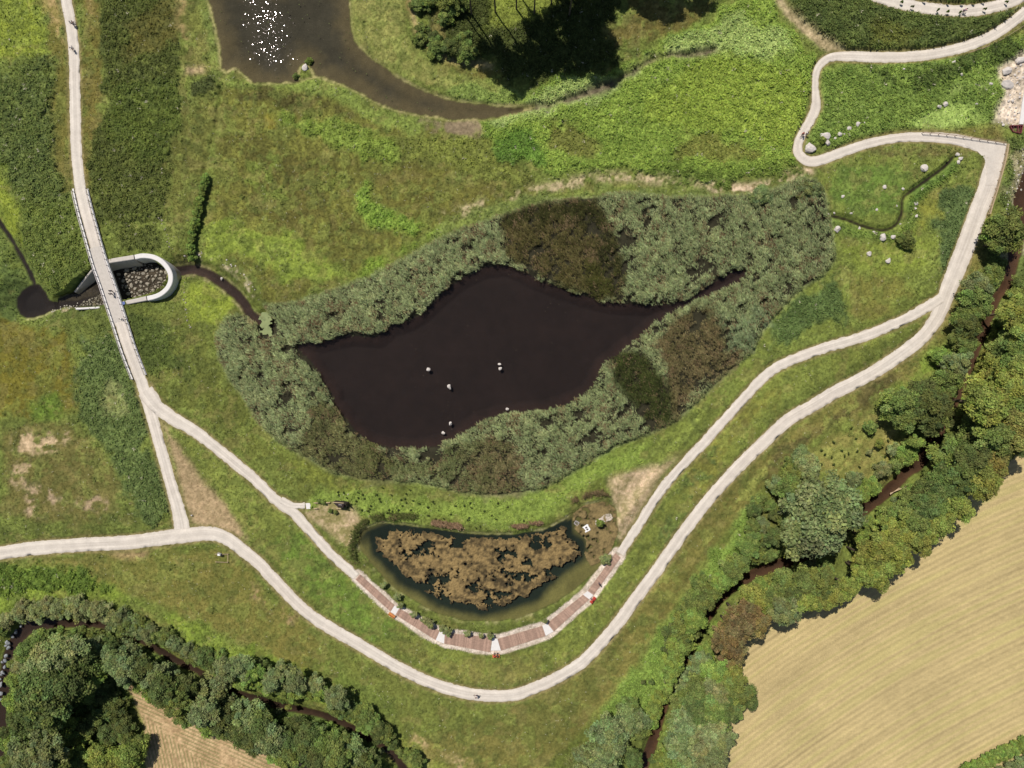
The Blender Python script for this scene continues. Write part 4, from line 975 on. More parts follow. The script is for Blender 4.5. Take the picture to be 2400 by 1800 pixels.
# gravel verge of the boardwalk
x, y, r = pts_in(60000, -42, 27, -68, -25, seed=15)
sb = sample(sd_bw, x, y); sp2_ = sample(sd_spit, x, y)
ok = (((sb > .02) & (sb < 1.0 + .8 * (fbm(x, y, 1.2, 97, 2) - .5)) & (sample(sd_path, x, y) > .1)) | (sp2_ < .1)) & (r.random(len(x)) < .8)
x, y = x[ok], y[ok]; n = len(x)
w = r.uniform(.05, .16, n); a = r.uniform(0, 6.28, n); zc = sample(Z, x, y)
o5 = np.array([(1, 0, 0), (0, 1, 0), (-1, 0, 0), (0, -1, 0), (0, 0, .75)])
ca, sa = np.cos(a), np.sin(a)
V = np.stack([np.stack([x + w * (p[0] * ca - p[1] * sa), y + w * (p[0] * sa + p[1] * ca), zc - .02 + w * p[2]], -1) for p in o5], 1).reshape(-1, 3)
Fp = np.concatenate([np.array([[0, 1, 4], [1, 2, 4], [2, 3, 4], [3, 0, 4]]) + 5 * i for i in range(n)])
c = lin((222, 208, 196)) * .85 * r.uniform(.6, 1.12, (n, 1)); c = np.repeat(c[:, None], 5, 1).reshape(-1, 3)
tag(link('gravel', mesh_np('gravel', V, Fp, c, M_GROUND)), 'pale coarse gravel verge on both sides of the boardwalk', 'gravel', kind='stuff')

# ------------------------------------------------------------------ trees and bushes
LEAFCOL = {'g': (99, 113, 57), 'd': (83, 95, 50), 'y': (116, 124, 58), 's': (106, 118, 74), 'o': (116, 115, 58), 'b': (108, 98, 60), 'l': (110, 128, 60), 'w': (120, 127, 80)}
KNAME = {'g': 'mid green', 'd': 'dark green', 'y': 'yellow green', 's': 'grey green', 'o': 'olive orange', 'b': 'bronze brown', 'l': 'light green', 'w': 'pale olive'}
M_CROWN = {k: attr_mat('foliage_' + KNAME[k].replace(' ', '_'), 1.2, .14, .13, tint=tuple(lin(v) * 1.24)) for k, v in LEAFCOL.items()}
M_BARK = plain('bark', (104, 90, 74), .9, .3, 8, .6)
def crown_mesh(name, n_cl, n_leaf, leaf, seed, spread=.74):
    q = np.random.default_rng(seed)
    ph = q.uniform(0, 6.283, 4); P = []; Nn = []; Cc = []
    for i in range(n_cl):
        u = (i + .5) / n_cl; zc = 1 - 1.25 * u + q.uniform(-.12, .12); a = i * 2.39996 + q.uniform(-.5, .5)
        zc = min(1, max(-.4, zc)); h = math.sqrt(max(0, 1 - zc * zc))
        out = 1 + .16 * math.sin(2 * a + ph[0]) + .12 * math.sin(3 * a + ph[1]) + .10 * math.sin(5 * a + ph[2])   # uneven outline
        rad = spread * out * q.uniform(.62, 1.18)
        ctr = np.array([h * math.cos(a) * rad, h * math.sin(a) * rad, zc * spread * q.uniform(.6, 1.2)])
        cr = q.uniform(.10, .30) * (1.25 if n_cl < 30 else 1)
        m = int(n_leaf / n_cl * (cr / .2) ** 2)
        d = q.normal(size=(m, 3)); d /= np.linalg.norm(d, axis=1)[:, None]
        d[:, 2] = np.where(q.random(m) < .75, np.abs(d[:, 2]), d[:, 2])
        st = np.array([q.uniform(.8, 1.5), q.uniform(.8, 1.2), q.uniform(.5, .9)])
        ca, sa = math.cos(a), math.sin(a)
        off = d * cr * (q.uniform(.15, 1.3, (m, 1)) ** .6) * st
        off = np.stack([off[:, 0] * ca - off[:, 1] * sa, off[:, 0] * sa + off[:, 1] * ca, off[:, 2]], -1)   # sprays point outwards
        off[:, 2] -= .25 * (off[:, 0] * ca + off[:, 1] * sa)
        P.append(ctr + off); Nn.append(d * .4 + np.array([.25 * h * ca, .25 * h * sa, .45]) + q.normal(0, .5, (m, 3)))
        Cc.append(np.full((m, 3), q.uniform(.72, 1.25)) * np.array([q.uniform(.88, 1.14), 1, q.uniform(.85, 1.15)]))
    P = np.concatenate(P); Nn = np.concatenate(Nn); Cc = np.concatenate(Cc)
    Nn /= np.linalg.norm(Nn, axis=1)[:, None]
    n = len(P); t = np.cross(Nn, q.normal(size=(n, 3))); t /= np.linalg.norm(t, axis=1)[:, None]; b = np.cross(Nn, t)
    s = leaf * q.uniform(.5, 1.5, (n, 1))
    V = np.stack([P - t * s, P - b * s * .6 + Nn * s * .15, P + t * s, P + b * s * .6 - Nn * s * .1], 1).reshape(-1, 3)
    c = Cc * q.uniform(.68, 1.36, (n, 1)) * q.uniform(.92, 1.08, (n, 3))
    c = np.repeat(c[:, None], 4, 1).reshape(-1, 3)
    return mesh_np(name, V, np.arange(n * 4).reshape(n, 4), c, M_CROWN['g'])
PRO_BIG = [crown_mesh('crown', 70, 15000, .044, 300 + i) for i in range(3)]
PRO_MID = [crown_mesh('crown', 60, 8000, .054, 200 + i) for i in range(5)]
PRO_SML = [crown_mesh('crown', 26, 2600, .088, 100 + i) for i in range(5)]
def trunk_mesh(seed):
    q = random.Random(seed); m = MB()
    m.tube([(0, 0, -.05), (.012, .01, .35), (-.01, .0, .7), (.02, -.01, 1.0)], [.052, .042, .034, .02], 8)
    for i in range(6):
        a = i * 1.05 + q.uniform(-.3, .3); z0 = .5 + .07 * i
        m.tube([(0, 0, z0), (.11 * math.cos(a), .11 * math.sin(a), z0 + .12), (.25 * math.cos(a), .25 * math.sin(a), z0 + .22)], [.022, .016, .008], 6)
    return m.mesh('trunk', M_BARK, True)
TRUNKS = [trunk_mesh(i) for i in range(3)]
def setmat(o, m):
    o.material_slots[0].link = 'OBJECT'; o.material_slots[0].material = m
NT = 0
def tree_at(pos, r, kind, h, label, group, cat='tree', vz=None, name=None, hc=None, tw=None):
    """pos: where the crown appears on the picture's ground plane; the base is moved in by its height"""
    global NT; NT += 1
    vz = vz or r * .85
    hc = hc if hc is not None else max(h - vz * .85, .5 * vz)
    k = (H - hc) / H
    bx, by = pos[0] * k, pos[1] * k
    zg = zat(bx, by)
    q = random.Random(NT * 31)
    root = empty(name or ('leafy_tree' if cat == 'tree' else 'leafy_bush'), (bx, by, zg), q.uniform(0, 6.28))
    tag(root, label, cat, group)
    pro = (PRO_BIG if r > 5.2 else PRO_MID if r > 1.9 else PRO_SML)[NT % (3 if r > 5.2 else 5)]
    c = link('crown', pro, root, (0, 0, hc)); c.scale = (r * q.uniform(.95, 1.1), r * q.uniform(.92, 1.08), vz)
    setmat(c, M_CROWN[kind])
    t = link('trunk', TRUNKS[NT % 3], root); t.scale = (max(h * .5, .7 * r), max(h * .5, .7 * r), hc + .2 * vz)
    if tw: t.scale = (tw, tw, hc + .3 * vz)
    if cat != 'tree':
        t.scale = (r * .9, r * .9, hc + .3 * vz)
    return root
ORD = ['first', 'second', 'third', 'fourth', 'fifth', 'sixth', 'seventh', 'eighth', 'ninth', 'tenth', 'eleventh', 'twelfth', 'thirteenth', 'fourteenth', 'fifteenth', 'sixteenth', 'seventeenth', 'eighteenth', 'nineteenth', 'twentieth']
def place_list(lst, place, group, key, frm, hk=1.0, slack=.1):
    """lst: (c, r, x, y, radius in tile px, kind[, height]); label counts each colour along the line"""
    items = []
    for it in lst:
        c, rr, x, y, rad, kd = it[:6]
        p = t1(c, rr, x, y); R = rad * .0271
        R *= 1.12
        h = it[6] if len(it) > 6 else (R * 1.5 + .6 if R < 2.6 else R * 1.9 + 1.5)
        sdb = min(float(sample(sd_brook, [p[0]], [p[1]])[0]), float(sample(sd_west, [p[0]], [p[1]])[0]))
        if R < 4.5:
            if sdb < -.2: continue
            R = min(R, max(.8, sdb / 1.15 + (.1 if -34 < p[1] < -12 and p[0] > 60 else max(slack, .8))))
        h = min(h * hk, 3.4 * R + 1.0)
        for _ in range(12):          # the foot must stand on dry ground
            hc = max(h - .72 * R, .43 * R); k_ = (H - hc) / H
            if min(float(sample(sd_brook, [p[0] * k_], [p[1] * k_])[0]), float(sample(sd_west, [p[0] * k_], [p[1] * k_])[0])) > .5: break
            h *= .82
        items.append((p, R, kd, h))
    items.sort(key=lambda t: key(t[0]))
    cnt = {}
    for p, R, kd, h in items:
        size = 'small' if R < 2.0 else 'large' if R > 4.2 else 'mid sized'
        cat = 'tree' if R >= 2.5 else 'bush'
        kk = (size, kd, cat); cnt[kk] = cnt.get(kk, 0) + 1
        tot = sum(1 for q in items if ('small' if q[1] < 2.0 else 'large' if q[1] > 4.2 else 'mid sized', q[2], 'tree' if q[1] >= 2.5 else 'bush') == kk)
        if tot == 1: lab = f'the only {size} {KNAME[kd]} {cat} {place}'
        else:
            n_ = cnt[kk] - 1
            lab = f'{size} {KNAME[kd]} {cat} {place}, {ORD[n_] if n_ < 20 else "last"} such from {frm}'
        w_ = lab.split()
        if len(w_) > 16: lab = ' '.join(w_[:16])
        tree_at(p, R, kd, h, lab, group, cat)
BY_UP = lambda p: -p[1]
BY_X = lambda p: p[0]
WESTBANK = [(3,1,2050,340,150,'g',9),(3,1,1940,330,95,'l'),(3,1,1990,430,100,'g'),(3,1,1800,820,110,'s'),(3,1,1900,760,80,'g'),(3,1,1930,700,70,'g'),(3,1,1790,930,120,'g'),(3,1,1830,1020,110,'g'),(3,1,1700,1080,100,'g'),(3,1,1730,1180,120,'d'),(3,1,1660,1260,90,'g'),(3,1,1720,1330,100,'g'),(3,1,1690,1430,130,'s'),(3,1,1600,1500,120,'s'),(3,1,1560,1600,110,'g'),(3,1,1650,1580,100,'g'),(3,1,1500,1420,80,'l'),
 (3,2,1130,160,140,'g'),(3,2,1180,260,120,'g'),(3,2,1080,230,90,'l'),(3,2,1320,100,130,'d'),(3,2,1400,60,90,'g'),(3,2,1420,260,170,'d'),(3,2,1500,360,120,'g'),(3,2,1560,200,130,'g'),(3,2,1600,90,110,'g'),(3,2,1560,40,90,'g'),(3,2,1650,20,80,'d'),(3,2,1260,330,40,'y'),(3,2,1200,370,60,'l'),
 (3,2,1280,500,100,'l'),(3,2,1200,580,80,'l'),(3,2,1180,640,70,'l'),(3,2,1100,700,60,'g'),(3,2,980,740,70,'w'),(3,2,860,880,80,'l'),(3,2,930,900,60,'l'),(3,2,800,960,90,'l'),(3,2,740,830,70,'s'),(3,2,1080,560,55,'w'),(3,2,960,510,35,'y',2.6),(3,2,880,370,50,'g'),(3,2,870,590,22,'w',1.6),
 (3,2,290,620,75,'s'),(3,2,340,720,110,'w'),(3,2,280,760,90,'g'),(3,2,210,760,70,'l'),(3,2,180,680,50,'g'),(3,2,90,880,80,'s'),(3,2,200,880,110,'g'),(3,2,320,860,80,'g'),(3,2,60,1130,48,'d'),(3,2,20,1050,50,'g'),(3,2,700,980,60,'g'),
 (3,2,430,1130,290,'s',18),(3,2,250,1080,140,'s',9),(3,2,620,1050,150,'s',10),(3,2,230,1250,130,'g',7),(3,2,210,1410,95,'y',6),(3,2,60,1320,90,'d'),(3,2,20,1450,70,'g')]
place_list(WESTBANK, 'on the near bank of the right brook', 'trees and bushes on the near bank of the right brook', BY_UP, 'its upper end')
NEARLOW = [(2,2,2090,1080,60,'d'),(2,2,2130,1000,60,'g'),(2,2,2080,1230,70,'g'),(2,2,2150,1220,70,'s'),(2,2,2050,1380,90,'g'),(2,2,2110,1470,80,'g'),(2,2,1960,1540,90,'g'),(2,2,1870,1600,90,'g'),(2,2,2170,1370,80,'g'),
 (2,3,1800,40,100,'l'),(2,3,1720,110,90,'g'),(2,3,1640,60,80,'g'),(2,3,1650,200,110,'g'),(2,3,1550,230,90,'g'),(2,3,1560,380,130,'l'),(2,3,1470,330,80,'g'),(2,3,1490,460,110,'g'),(2,3,1560,480,80,'g'),(2,3,1380,480,80,'d'),(2,3,1440,600,100,'l'),(2,3,1350,600,60,'d'),(2,3,1400,730,100,'l'),(2,3,1360,840,90,'l'),(2,3,1340,960,90,'l'),(2,3,1280,1040,80,'l'),(2,3,1230,1150,80,'l'),(2,3,1130,905,22,'d',1.6),(2,3,1200,905,22,'d',1.6),(2,3,1020,1100,70,'g'),(2,3,950,1140,55,'d'),(2,3,1030,1240,130,'s',6),(2,3,820,1330,140,'s',8),(2,3,780,1480,150,'s',8),(2,3,890,1450,110,'s',7),(2,3,650,1570,110,'s'),(2,3,560,1620,90,'g'),(2,3,1090,1330,80,'g'),(2,3,760,1620,120,'s'),(2,3,1200,1250,60,'l')]
place_list(NEARLOW, 'lining the lower brook beside the long path', 'trees and bushes lining the lower brook', BY_UP, 'the top', 1.0, .9)
BELT = [(3,1,2130,900,110,'y'),(3,1,2190,800,110,'g'),(3,1,2120,1030,130,'y'),(3,1,2200,1000,130,'g'),(3,1,2040,1150,120,'l'),(3,1,2160,1150,120,'g'),(3,1,2000,1280,120,'y'),(3,1,2120,1280,130,'g'),(3,1,2220,1250,120,'y'),(3,1,1930,1390,120,'y'),(3,1,2060,1400,120,'g'),(3,1,2180,1400,130,'g'),(3,1,1880,1500,130,'y'),(3,1,2000,1520,130,'y'),(3,1,2130,1540,130,'y'),(3,1,1820,1600,110,'g'),(3,1,2230,1530,120,'g'),
 (3,2,1750,120,130,'y'),(3,2,1870,160,160,'y'),(3,2,1960,60,140,'y'),(3,2,2090,60,140,'y'),(3,2,2190,160,140,'g'),(3,2,2060,180,120,'l'),(3,2,1750,270,140,'y'),(3,2,1890,310,150,'y'),(3,2,2120,320,140,'o'),(3,2,2210,330,120,'o'),(3,2,1660,400,140,'g'),(3,2,1800,420,140,'g'),(3,2,1950,450,140,'g'),(3,2,2080,460,140,'o'),(3,2,2190,460,130,'d'),(3,2,1560,520,120,'g'),(3,2,1700,560,150,'g'),(3,2,1470,620,120,'s'),(3,2,1600,660,150,'g'),(3,2,1760,690,130,'d'),(3,2,1930,680,120,'o',9),(3,2,1850,590,110,'g'),(3,2,1980,580,110,'d'),(3,2,1280,770,90,'l',4),(3,2,1410,780,130,'g'),(3,2,1550,800,130,'d'),(3,2,1690,820,130,'d'),(3,2,1840,840,140,'y',9),(3,2,1240,900,90,'l',4),(3,2,1380,920,120,'d'),(3,2,1520,940,110,'d'),(3,2,1100,1000,110,'s'),(3,2,1230,1020,120,'g'),(3,2,1350,1070,120,'d'),(3,2,1480,1080,110,'g'),(3,2,1620,1050,120,'y',9),(3,2,1000,1120,110,'l'),(3,2,1120,1160,130,'g'),(3,2,1260,1200,120,'g'),(3,2,1430,1220,120,'y',9),(3,2,900,1220,100,'l'),(3,2,1020,1280,130,'y'),(3,2,1160,1310,120,'y'),(3,2,1290,1340,110,'y',8),(3,2,880,1340,100,'l'),(3,2,960,1430,120,'y'),(3,2,1120,1490,120,'y',8),(3,2,850,1490,100,'y'),(3,2,980,1580,110,'y'),(3,2,860,1620,100,'y'),(3,2,380,1560,100,'s'),(3,2,250,1600,110,'g'),(3,2,140,1620,90,'g'),(3,2,480,1610,90,'g')]
place_list(BELT, 'in the belt along the stubble field', 'trees in the belt along the stubble field', BY_UP, 'its upper end', 1.85)
ROW = [(3,3,40,60,100,'y'),(3,3,170,60,120,'g'),(3,3,330,70,110,'g'),(3,3,470,60,110,'g'),(3,3,700,90,85,'y',7),(3,3,930,10,100,'y',8),(3,3,820,-40,90,'y'),(3,3,530,170,100,'y',8),(3,3,340,210,100,'y',7),(3,3,150,300,110,'s',8),(3,3,60,200,90,'g'),(3,3,250,150,90,'d'),
 (2,3,2110,210,140,'y',8),(2,3,2160,90,100,'l'),(2,3,2000,120,90,'l',3),(2,3,2000,380,140,'b',8),(2,3,2090,420,110,'b',7),(2,3,1920,470,120,'b',7),(2,3,1850,590,120,'b',7),(2,3,1920,640,90,'b',7),(2,3,1890,740,80,'b',6),(2,3,1820,500,80,'b',6),
 (2,3,1760,480,60,'l',2.5),(2,3,1680,650,70,'l',2.5),(2,3,1640,760,90,'s'),(2,3,1600,850,130,'s',7),(2,3,1740,830,100,'l',7),(2,3,1830,900,90,'g',7),(2,3,1500,960,100,'s'),(2,3,1620,990,110,'g',7),(2,3,1770,1010,115,'w',9),(2,3,1910,880,100,'y',7),(2,3,1920,1000,120,'g',8),(2,3,2030,1050,90,'d',9),(2,3,1480,1100,110,'g',6),(2,3,1600,1140,130,'d',7),(2,3,1720,1150,120,'g',8),(2,3,1830,1130,110,'d',8),(2,3,1920,1120,90,'g',8),(2,3,1380,1250,100,'g',5),(2,3,1500,1260,120,'s',7),(2,3,1700,1300,115,'w',9),(2,3,1640,1230,90,'l',6),(2,3,1780,1270,90,'g',7),(2,3,1790,1420,110,'s',9),(2,3,1340,1400,90,'l',4),(2,3,1470,1430,130,'s',7),(2,3,1640,1470,115,'w',9),(2,3,1560,1390,90,'g',6),(2,3,1720,1440,90,'s',7),(2,3,1560,1580,110,'s',8),(2,3,1470,1520,90,'l',5),(2,3,1740,1560,130,'s',9),(2,3,1330,1540,110,'l',5),(2,3,1420,1600,110,'g',6),(2,3,1230,1600,90,'d',4),(2,3,1050,1580,80,'d',4),(2,3,1220,1370,60,'w',3)]
place_list(ROW, 'between the lower brook and the stubble field', 'trees between the lower brook and the stubble field', BY_X, 'the left', 1.75, .9)
WOOD = [(0,3,600,640,150,'w',11),(0,3,470,720,160,'w',12),(0,3,360,790,120,'w',9),(0,3,700,740,140,'d',9),(0,3,790,860,110,'l',7),(0,3,350,560,110,'g'),(0,3,240,640,90,'g'),(0,3,650,540,90,'g',4),(0,3,470,520,80,'g',3),(0,3,160,880,100,'l',4),(0,3,170,1050,100,'l',4),(0,3,130,740,80,'l',3),(0,3,200,760,80,'w',4),(0,3,430,960,190,'d',14),(0,3,590,930,150,'d',13),(0,3,330,1080,160,'d',12),(0,3,470,1130,150,'d',12),(0,3,230,1220,110,'d',8),(0,3,360,1240,110,'d',9),(0,3,60,1330,90,'d',6),(0,3,160,1440,110,'l',4),(0,3,260,1540,150,'s',10),(0,3,420,1460,140,'s',11),(0,3,90,1600,110,'g',6),(0,3,620,1360,120,'l',4),(0,3,720,1440,120,'l',4),(0,3,560,1240,90,'l',4),(0,3,880,1560,110,'y',5),(0,3,1140,1530,120,'l',6),(0,3,1230,1440,70,'g',4),(0,3,1010,1600,90,'y',4),(0,3,690,1600,100,'g',4),(0,3,450,1610,130,'d',9),(0,3,800,1010,90,'y',3),(0,3,900,900,100,'d',3.5),(0,3,880,1180,100,'d',3.5),(0,3,1020,1120,90,'d',3.5),(0,3,1080,1280,90,'d',3.5),(0,3,960,1330,100,'d',3.5),(0,3,1120,1400,70,'g',3.5),(0,3,940,1030,90,'d',3),(0,3,760,1300,80,'d',3),
 (0,3,690,470,60,'g',2),(0,3,500,470,60,'l',2),(0,3,330,500,70,'l',2.5)]
place_list(WOOD, 'in the lower left wood', 'trees in the lower left wood', BY_X, 'the left')
INNER = [(0,3,800,520,80,'g'),(0,3,900,520,70,'g'),(0,3,850,600,80,'s'),(0,3,960,600,80,'d'),(0,3,1080,590,100,'s'),(0,3,1000,700,100,'s'),(0,3,1150,680,110,'s'),(0,3,1280,640,90,'g'),(0,3,1100,800,110,'s'),(0,3,1230,790,120,'d'),(0,3,1370,730,100,'l'),(0,3,1470,740,90,'g'),(0,3,1350,850,120,'s'),(0,3,1230,900,80,'l'),(0,3,1480,860,120,'s'),(0,3,1580,800,80,'l'),(0,3,1420,980,120,'d'),(0,3,1600,950,120,'d'),(0,3,1720,880,90,'g'),(0,3,1800,930,70,'l'),(0,3,1320,1010,70,'l',2.5),(0,3,1550,1090,110,'g'),(0,3,1620,1190,80,'g'),(0,3,1850,1030,150,'s',9),(0,3,1780,1160,120,'s',8),(0,3,1990,1000,110,'g',6),(0,3,2080,1080,110,'g',6),(0,3,1950,1220,120,'d',6),(0,3,1800,1280,90,'l',4),(0,3,2160,1210,150,'s',9),(0,3,2080,1340,110,'d',6),(0,3,2210,1400,110,'d',6),(0,3,1960,1340,70,'g',4),
 (1,3,80,1150,110,'d'),(1,3,180,1190,120,'s',7),(1,3,60,1290,110,'d'),(1,3,130,1400,140,'s',8),(1,3,280,1130,60,'y'),(1,3,420,1190,80,'g'),(1,3,330,1280,100,'d'),(1,3,530,1240,110,'l',6),(1,3,630,1310,110,'l',6),(1,3,490,1350,100,'d'),(1,3,430,1450,120,'d',7),(1,3,600,1440,120,'g',6),(1,3,760,1300,100,'g'),(1,3,840,1390,120,'d'),(1,3,720,1430,100,'g'),(1,3,700,1550,120,'g'),(1,3,850,1520,120,'s',6),(1,3,550,1570,110,'d'),(1,3,280,1420,90,'d'),(1,3,990,1480,90,'g'),(1,3,1080,1530,120,'s',7),(1,3,1180,1580,90,'s'),(1,3,330,1570,100,'g'),(1,3,960,1590,110,'d'),(1,3,200,1530,80,'l')]
place_list(INNER, 'between the lower left brook and the tilled plot', 'trees between the lower left brook and the tilled plot', BY_X, 'the left')
OUTER = [(0,3,1780,700,90,'d',2.5),(0,3,1900,690,60,'g',2),(0,3,1960,800,100,'s'),(0,3,2080,780,100,'s'),(0,3,2180,830,90,'l'),(0,3,2120,910,80,'l'),(0,3,1900,820,60,'l'),
 (1,3,40,800,80,'d'),(1,3,20,900,80,'l'),(1,3,150,890,90,'s'),(1,3,230,810,70,'w'),(1,3,240,960,70,'g'),(1,3,340,900,90,'s'),(1,3,420,980,80,'l'),(1,3,330,1010,70,'l'),(1,3,500,930,80,'w'),(1,3,560,1000,70,'l'),(1,3,700,1050,100,'s'),(1,3,770,1040,70,'g'),(1,3,700,1140,80,'g'),(1,3,790,1130,80,'d'),(1,3,870,1190,80,'g'),(1,3,950,1200,80,'g'),(1,3,930,1280,60,'l'),(1,3,1010,1270,80,'g'),(1,3,1060,1340,80,'d'),(1,3,1130,1370,70,'g'),(1,3,1190,1450,45,'d'),(1,3,1250,1520,40,'g'),(1,3,1340,1550,60,'g'),(1,3,1400,1610,60,'g'),(1,3,90,960,60,'l')]
place_list(OUTER, 'on the path side of the lower left brook', 'bushes on the path side of the lower left brook', BY_X, 'the left')
# the pale olive hedge of the lower left brook
hl = spline(T(0,3,[(-20,440),(60,390),(150,345),(350,295),(600,285),(850,315),(1000,365),(1200,430),(1400,520),(1600,620),(1730,720)]), 10)
dcum = np.concatenate([[0], np.cumsum(np.linalg.norm(np.diff(hl, axis=0), axis=1))])
hs = np.arange(.6, dcum[-1], 1.15)
for i, s_ in enumerate(hs):
    p = (np.interp(s_, dcum, hl[:, 0]), np.interp(s_, dcum, hl[:, 1]))
    q = random.Random(900 + i); wd = 2.0 if 5 < i < 32 else 1.7
    tree_at((p[0] + q.uniform(-.4, .4), p[1] + q.uniform(-.9, .9)), wd * q.uniform(.6, 1.4), 'w' if i % 5 and i < 26 else 's' if i % 3 else 'g', q.uniform(1.6, 2.9), 'pale olive bush in the continuous hedge curving along the lower left brook', 'hedge bushes curving along the lower left brook', 'bush')
# ditch hedge beside the central meadow
hl = T(0,1,[(1770,-120),(1750,0),(1720,120),(1690,240),(1665,340),(1655,440),(1640,560)])
for i in range(17):
    t = i / 16 * 6; j = min(int(t), 5); u = t - j
    p = (hl[j][0] * (1 - u) + hl[j + 1][0] * u, hl[j][1] * (1 - u) + hl[j + 1][1] * u)
    q = random.Random(500 + i)
    tree_at((p[0] + q.uniform(-.25, .25), p[1]), q.uniform(.8, 1.1), 'l', 1.9, 'bright green bush in the straight hedge beside the ditch', 'hedge bushes beside the straight ditch', 'bush')
# tall trees whose crowns stand above the top edge
for i, (x, y, hc) in enumerate([(1077,20,22),(1106,38,27),(1161,30,22),(1210,22,22),(1252,34,23),(1292,10,22),(1334,38,22),(1330,-14,22),(1320,-95,22),(1255,-70,22),(1190,-50,22),(1286,-40,22),(1440,-105,21),(1480,-100,22),(1560,-120,22),(1380,-120,20)]):
    b = src((x, y)); k = H / (H - hc)
    tree_at((b[0] * k, b[1] * k), 4.2, 'd', 30, 'tall dark green tree casting a long shadow from the top edge', 'tall trees along the top edge', 'tree', vz=7.5, hc=hc, tw=4)
place_list([(1,0,1720,30,110,'g',4),(1,0,1640,170,60,'g',2.5),(1,0,1560,420,80,'g',2),(1,0,1700,430,80,'d',2),(1,0,1820,470,80,'g',2),(1,0,1440,250,50,'g',2),(1,0,1480,40,70,'g',2),(1,0,1380,60,60,'g',2),(1,0,1420,330,60,'g',2),(1,0,1550,330,60,'d',2),(1,0,1800,350,70,'g',2)], 'in the grove by the curved track', 'bushes in the grove at the top', BY_X, 'the left')
# single bushes
place_list([(2,1,2160,40,75,'s',2.6),(2,1,2110,60,60,'s',2.4),(3,0,330,1640,80,'s',2.6),(3,0,420,1640,60,'s',2.4)], 'at the upper tip of the reeds', 'bushes at the tip of the reeds', BY_X, 'the left')
tree_at(t1(3,1,1190,420), 2.1, 'g', 2.6, 'lone dark green bush among white boulders in the right meadow', 'lone bushes', 'bush')
tree_at(t1(2,2,762,1205), .85, 'l', 2.8, 'small pale conifer on the gravel spit in the shallow pond', None, 'tree', vz=1.2, hc=1.5)
for i, (z_, x, y, r_) in enumerate([('b',430,230,.75),('b',610,380,.8),('b',660,490,.7),('b',830,610,.85),('b',965,680,.9),('b',1040,720,1.0),('b',1200,790,.8),('b',1265,820,1.0),('b',1520,860,.8),('b',1700,880,.6),('b',1815,885,.8),('c',1940,215,1.25),('c',955,1210,.55),('c',70,1465,.6)]):
    p = (Zb((x, y)) if z_ == 'b' else Zc((x, y)))[0]
    tree_at(p, r_ * 1.05, 'w', 1.3 + r_, f'grey green willow shrub in the gravel by the boardwalk, {ORD[i]} from its left end', 'willow shrubs in the gravel by the boardwalk', 'bush')
# corner hedge at the lower right
for i in range(12):
    u = i / 11; p = t1(3, 3, 1700 + 540 * u, 1690 - 260 * u)
    q = random.Random(70 + i)
    for dv in (-.9, .9):
        tree_at((p[0] - .45 * dv, p[1] - .9 * dv * .7), 1.35, 'l', 1.9, 'bright green bush of the clipped hedge in the lower right corner', 'hedge bushes in the lower right corner', 'bush')
for i in range(4):
    p = t1(3, 3, 2010 + 80 * i, 1700 - 40 * i)
    tree_at(p, 1.6, 's', 2.2, 'grey green bush beyond the dark gap of the lower right hedge', 'grey bushes in the lower right corner', 'bush')
# marsh fringe of the lower pond
def fringe(name, pts, w, n, h, ca, label, seed):
    c = spline(pts, 6); r_ = np.random.default_rng(seed)
    i = r_.integers(0, len(c) - 1, n); u = r_.random((n, 1))
    p = c[i] * (1 - u) + c[i + 1] * u + r_.normal(0, w * .5, (n, 2))
    keep = fbm(p[:, 0], p[:, 1], 1.5, 60 + seed, 2) > .38; p = p[keep]
    col_ = lin(ca) * r_.uniform(.7, 1.3, (len(p), 1))
    reeds(name, p[:, 0], p[:, 1], h * r_.uniform(.6, 1.3, len(p)), col_, 4, label)
def reeds_rng(): return None
fringe('sedge_fringe', T(1,2,[(865,1540),(845,1430),(860,1330),(890,1250),(960,1190),(1060,1150),(1180,1150),(1290,1140),(1390,1150)]), .8, 1500, 1.1, (104,112,60), 'dark sedge fringe curving round the left end of the shallow pond', 3)
fringe('sedge_fringe', T(1,2,[(1540,1200),(1650,1215),(1780,1235)]) , .6, 900, 1.1, (168,138,108), 'pinkish dry reed fringe on the upper bank of the shallow pond', 4)
fringe('sedge_fringe', T(1,2,[(2130,1225),(2230,1235),(2330,1225)]) + T(2,2,[(260,1200)]), .5, 800, 1.0, (168,138,108), 'dry reed fringe farther right on the upper bank of the shallow pond', 5)
fringe('sedge_fringe', T(2,2,[(520,1010),(640,970),(760,940),(830,990),(860,1060)]), .6, 900, 1.2, (126,112,76), 'brown sedge fringe round the top of the brown algae', 6)
# planted seedlings
SEED = crown_mesh('foliage', 6, 160, .30, 77, .5)
def seedling(p, r_, h, kind, label, group):
    o = link('seedling', SEED, None, (p[0], p[1], zat(*p) + h * .5)); o.scale = (r_, r_, h * .6)
    o.rotation_euler = (0, 0, random.uniform(0, 6.28)); setmat(o, M_CROWN[kind]); tag(o, label, 'seedling', group)
q = random.Random(12)
for i in range(64):
    x = q.uniform(700, 2350); y0 = 870 + 60 * math.sin((x - 700) / 1000) + 90 * (x > 1500)
    p = t1(1, 2, x, q.uniform(y0, y0 + 230))
    if float(sample(sd_reed, [p[0]], [p[1]])[0]) > .8: seedling(p, .27, .7, 'd', 'tiny dark seedling planted in the strip between reeds and shallow pond', 'seedlings between reeds and shallow pond')
for x, y in [(710,380),(750,470),(560,500),(630,570),(480,605),(540,630),(760,575),(685,600),(650,620),(560,690),(785,715),(450,690),(450,570),(600,800),(665,815),(530,815),(890,450),(890,565),(940,680),(1030,490),(1000,620),(660,880)]:
    seedling(t1(3, 2, x, y), .32, 1.0, 'd', 'tiny dark sapling in the dry clearing beside the brook', 'saplings in the clearing beside the brook')
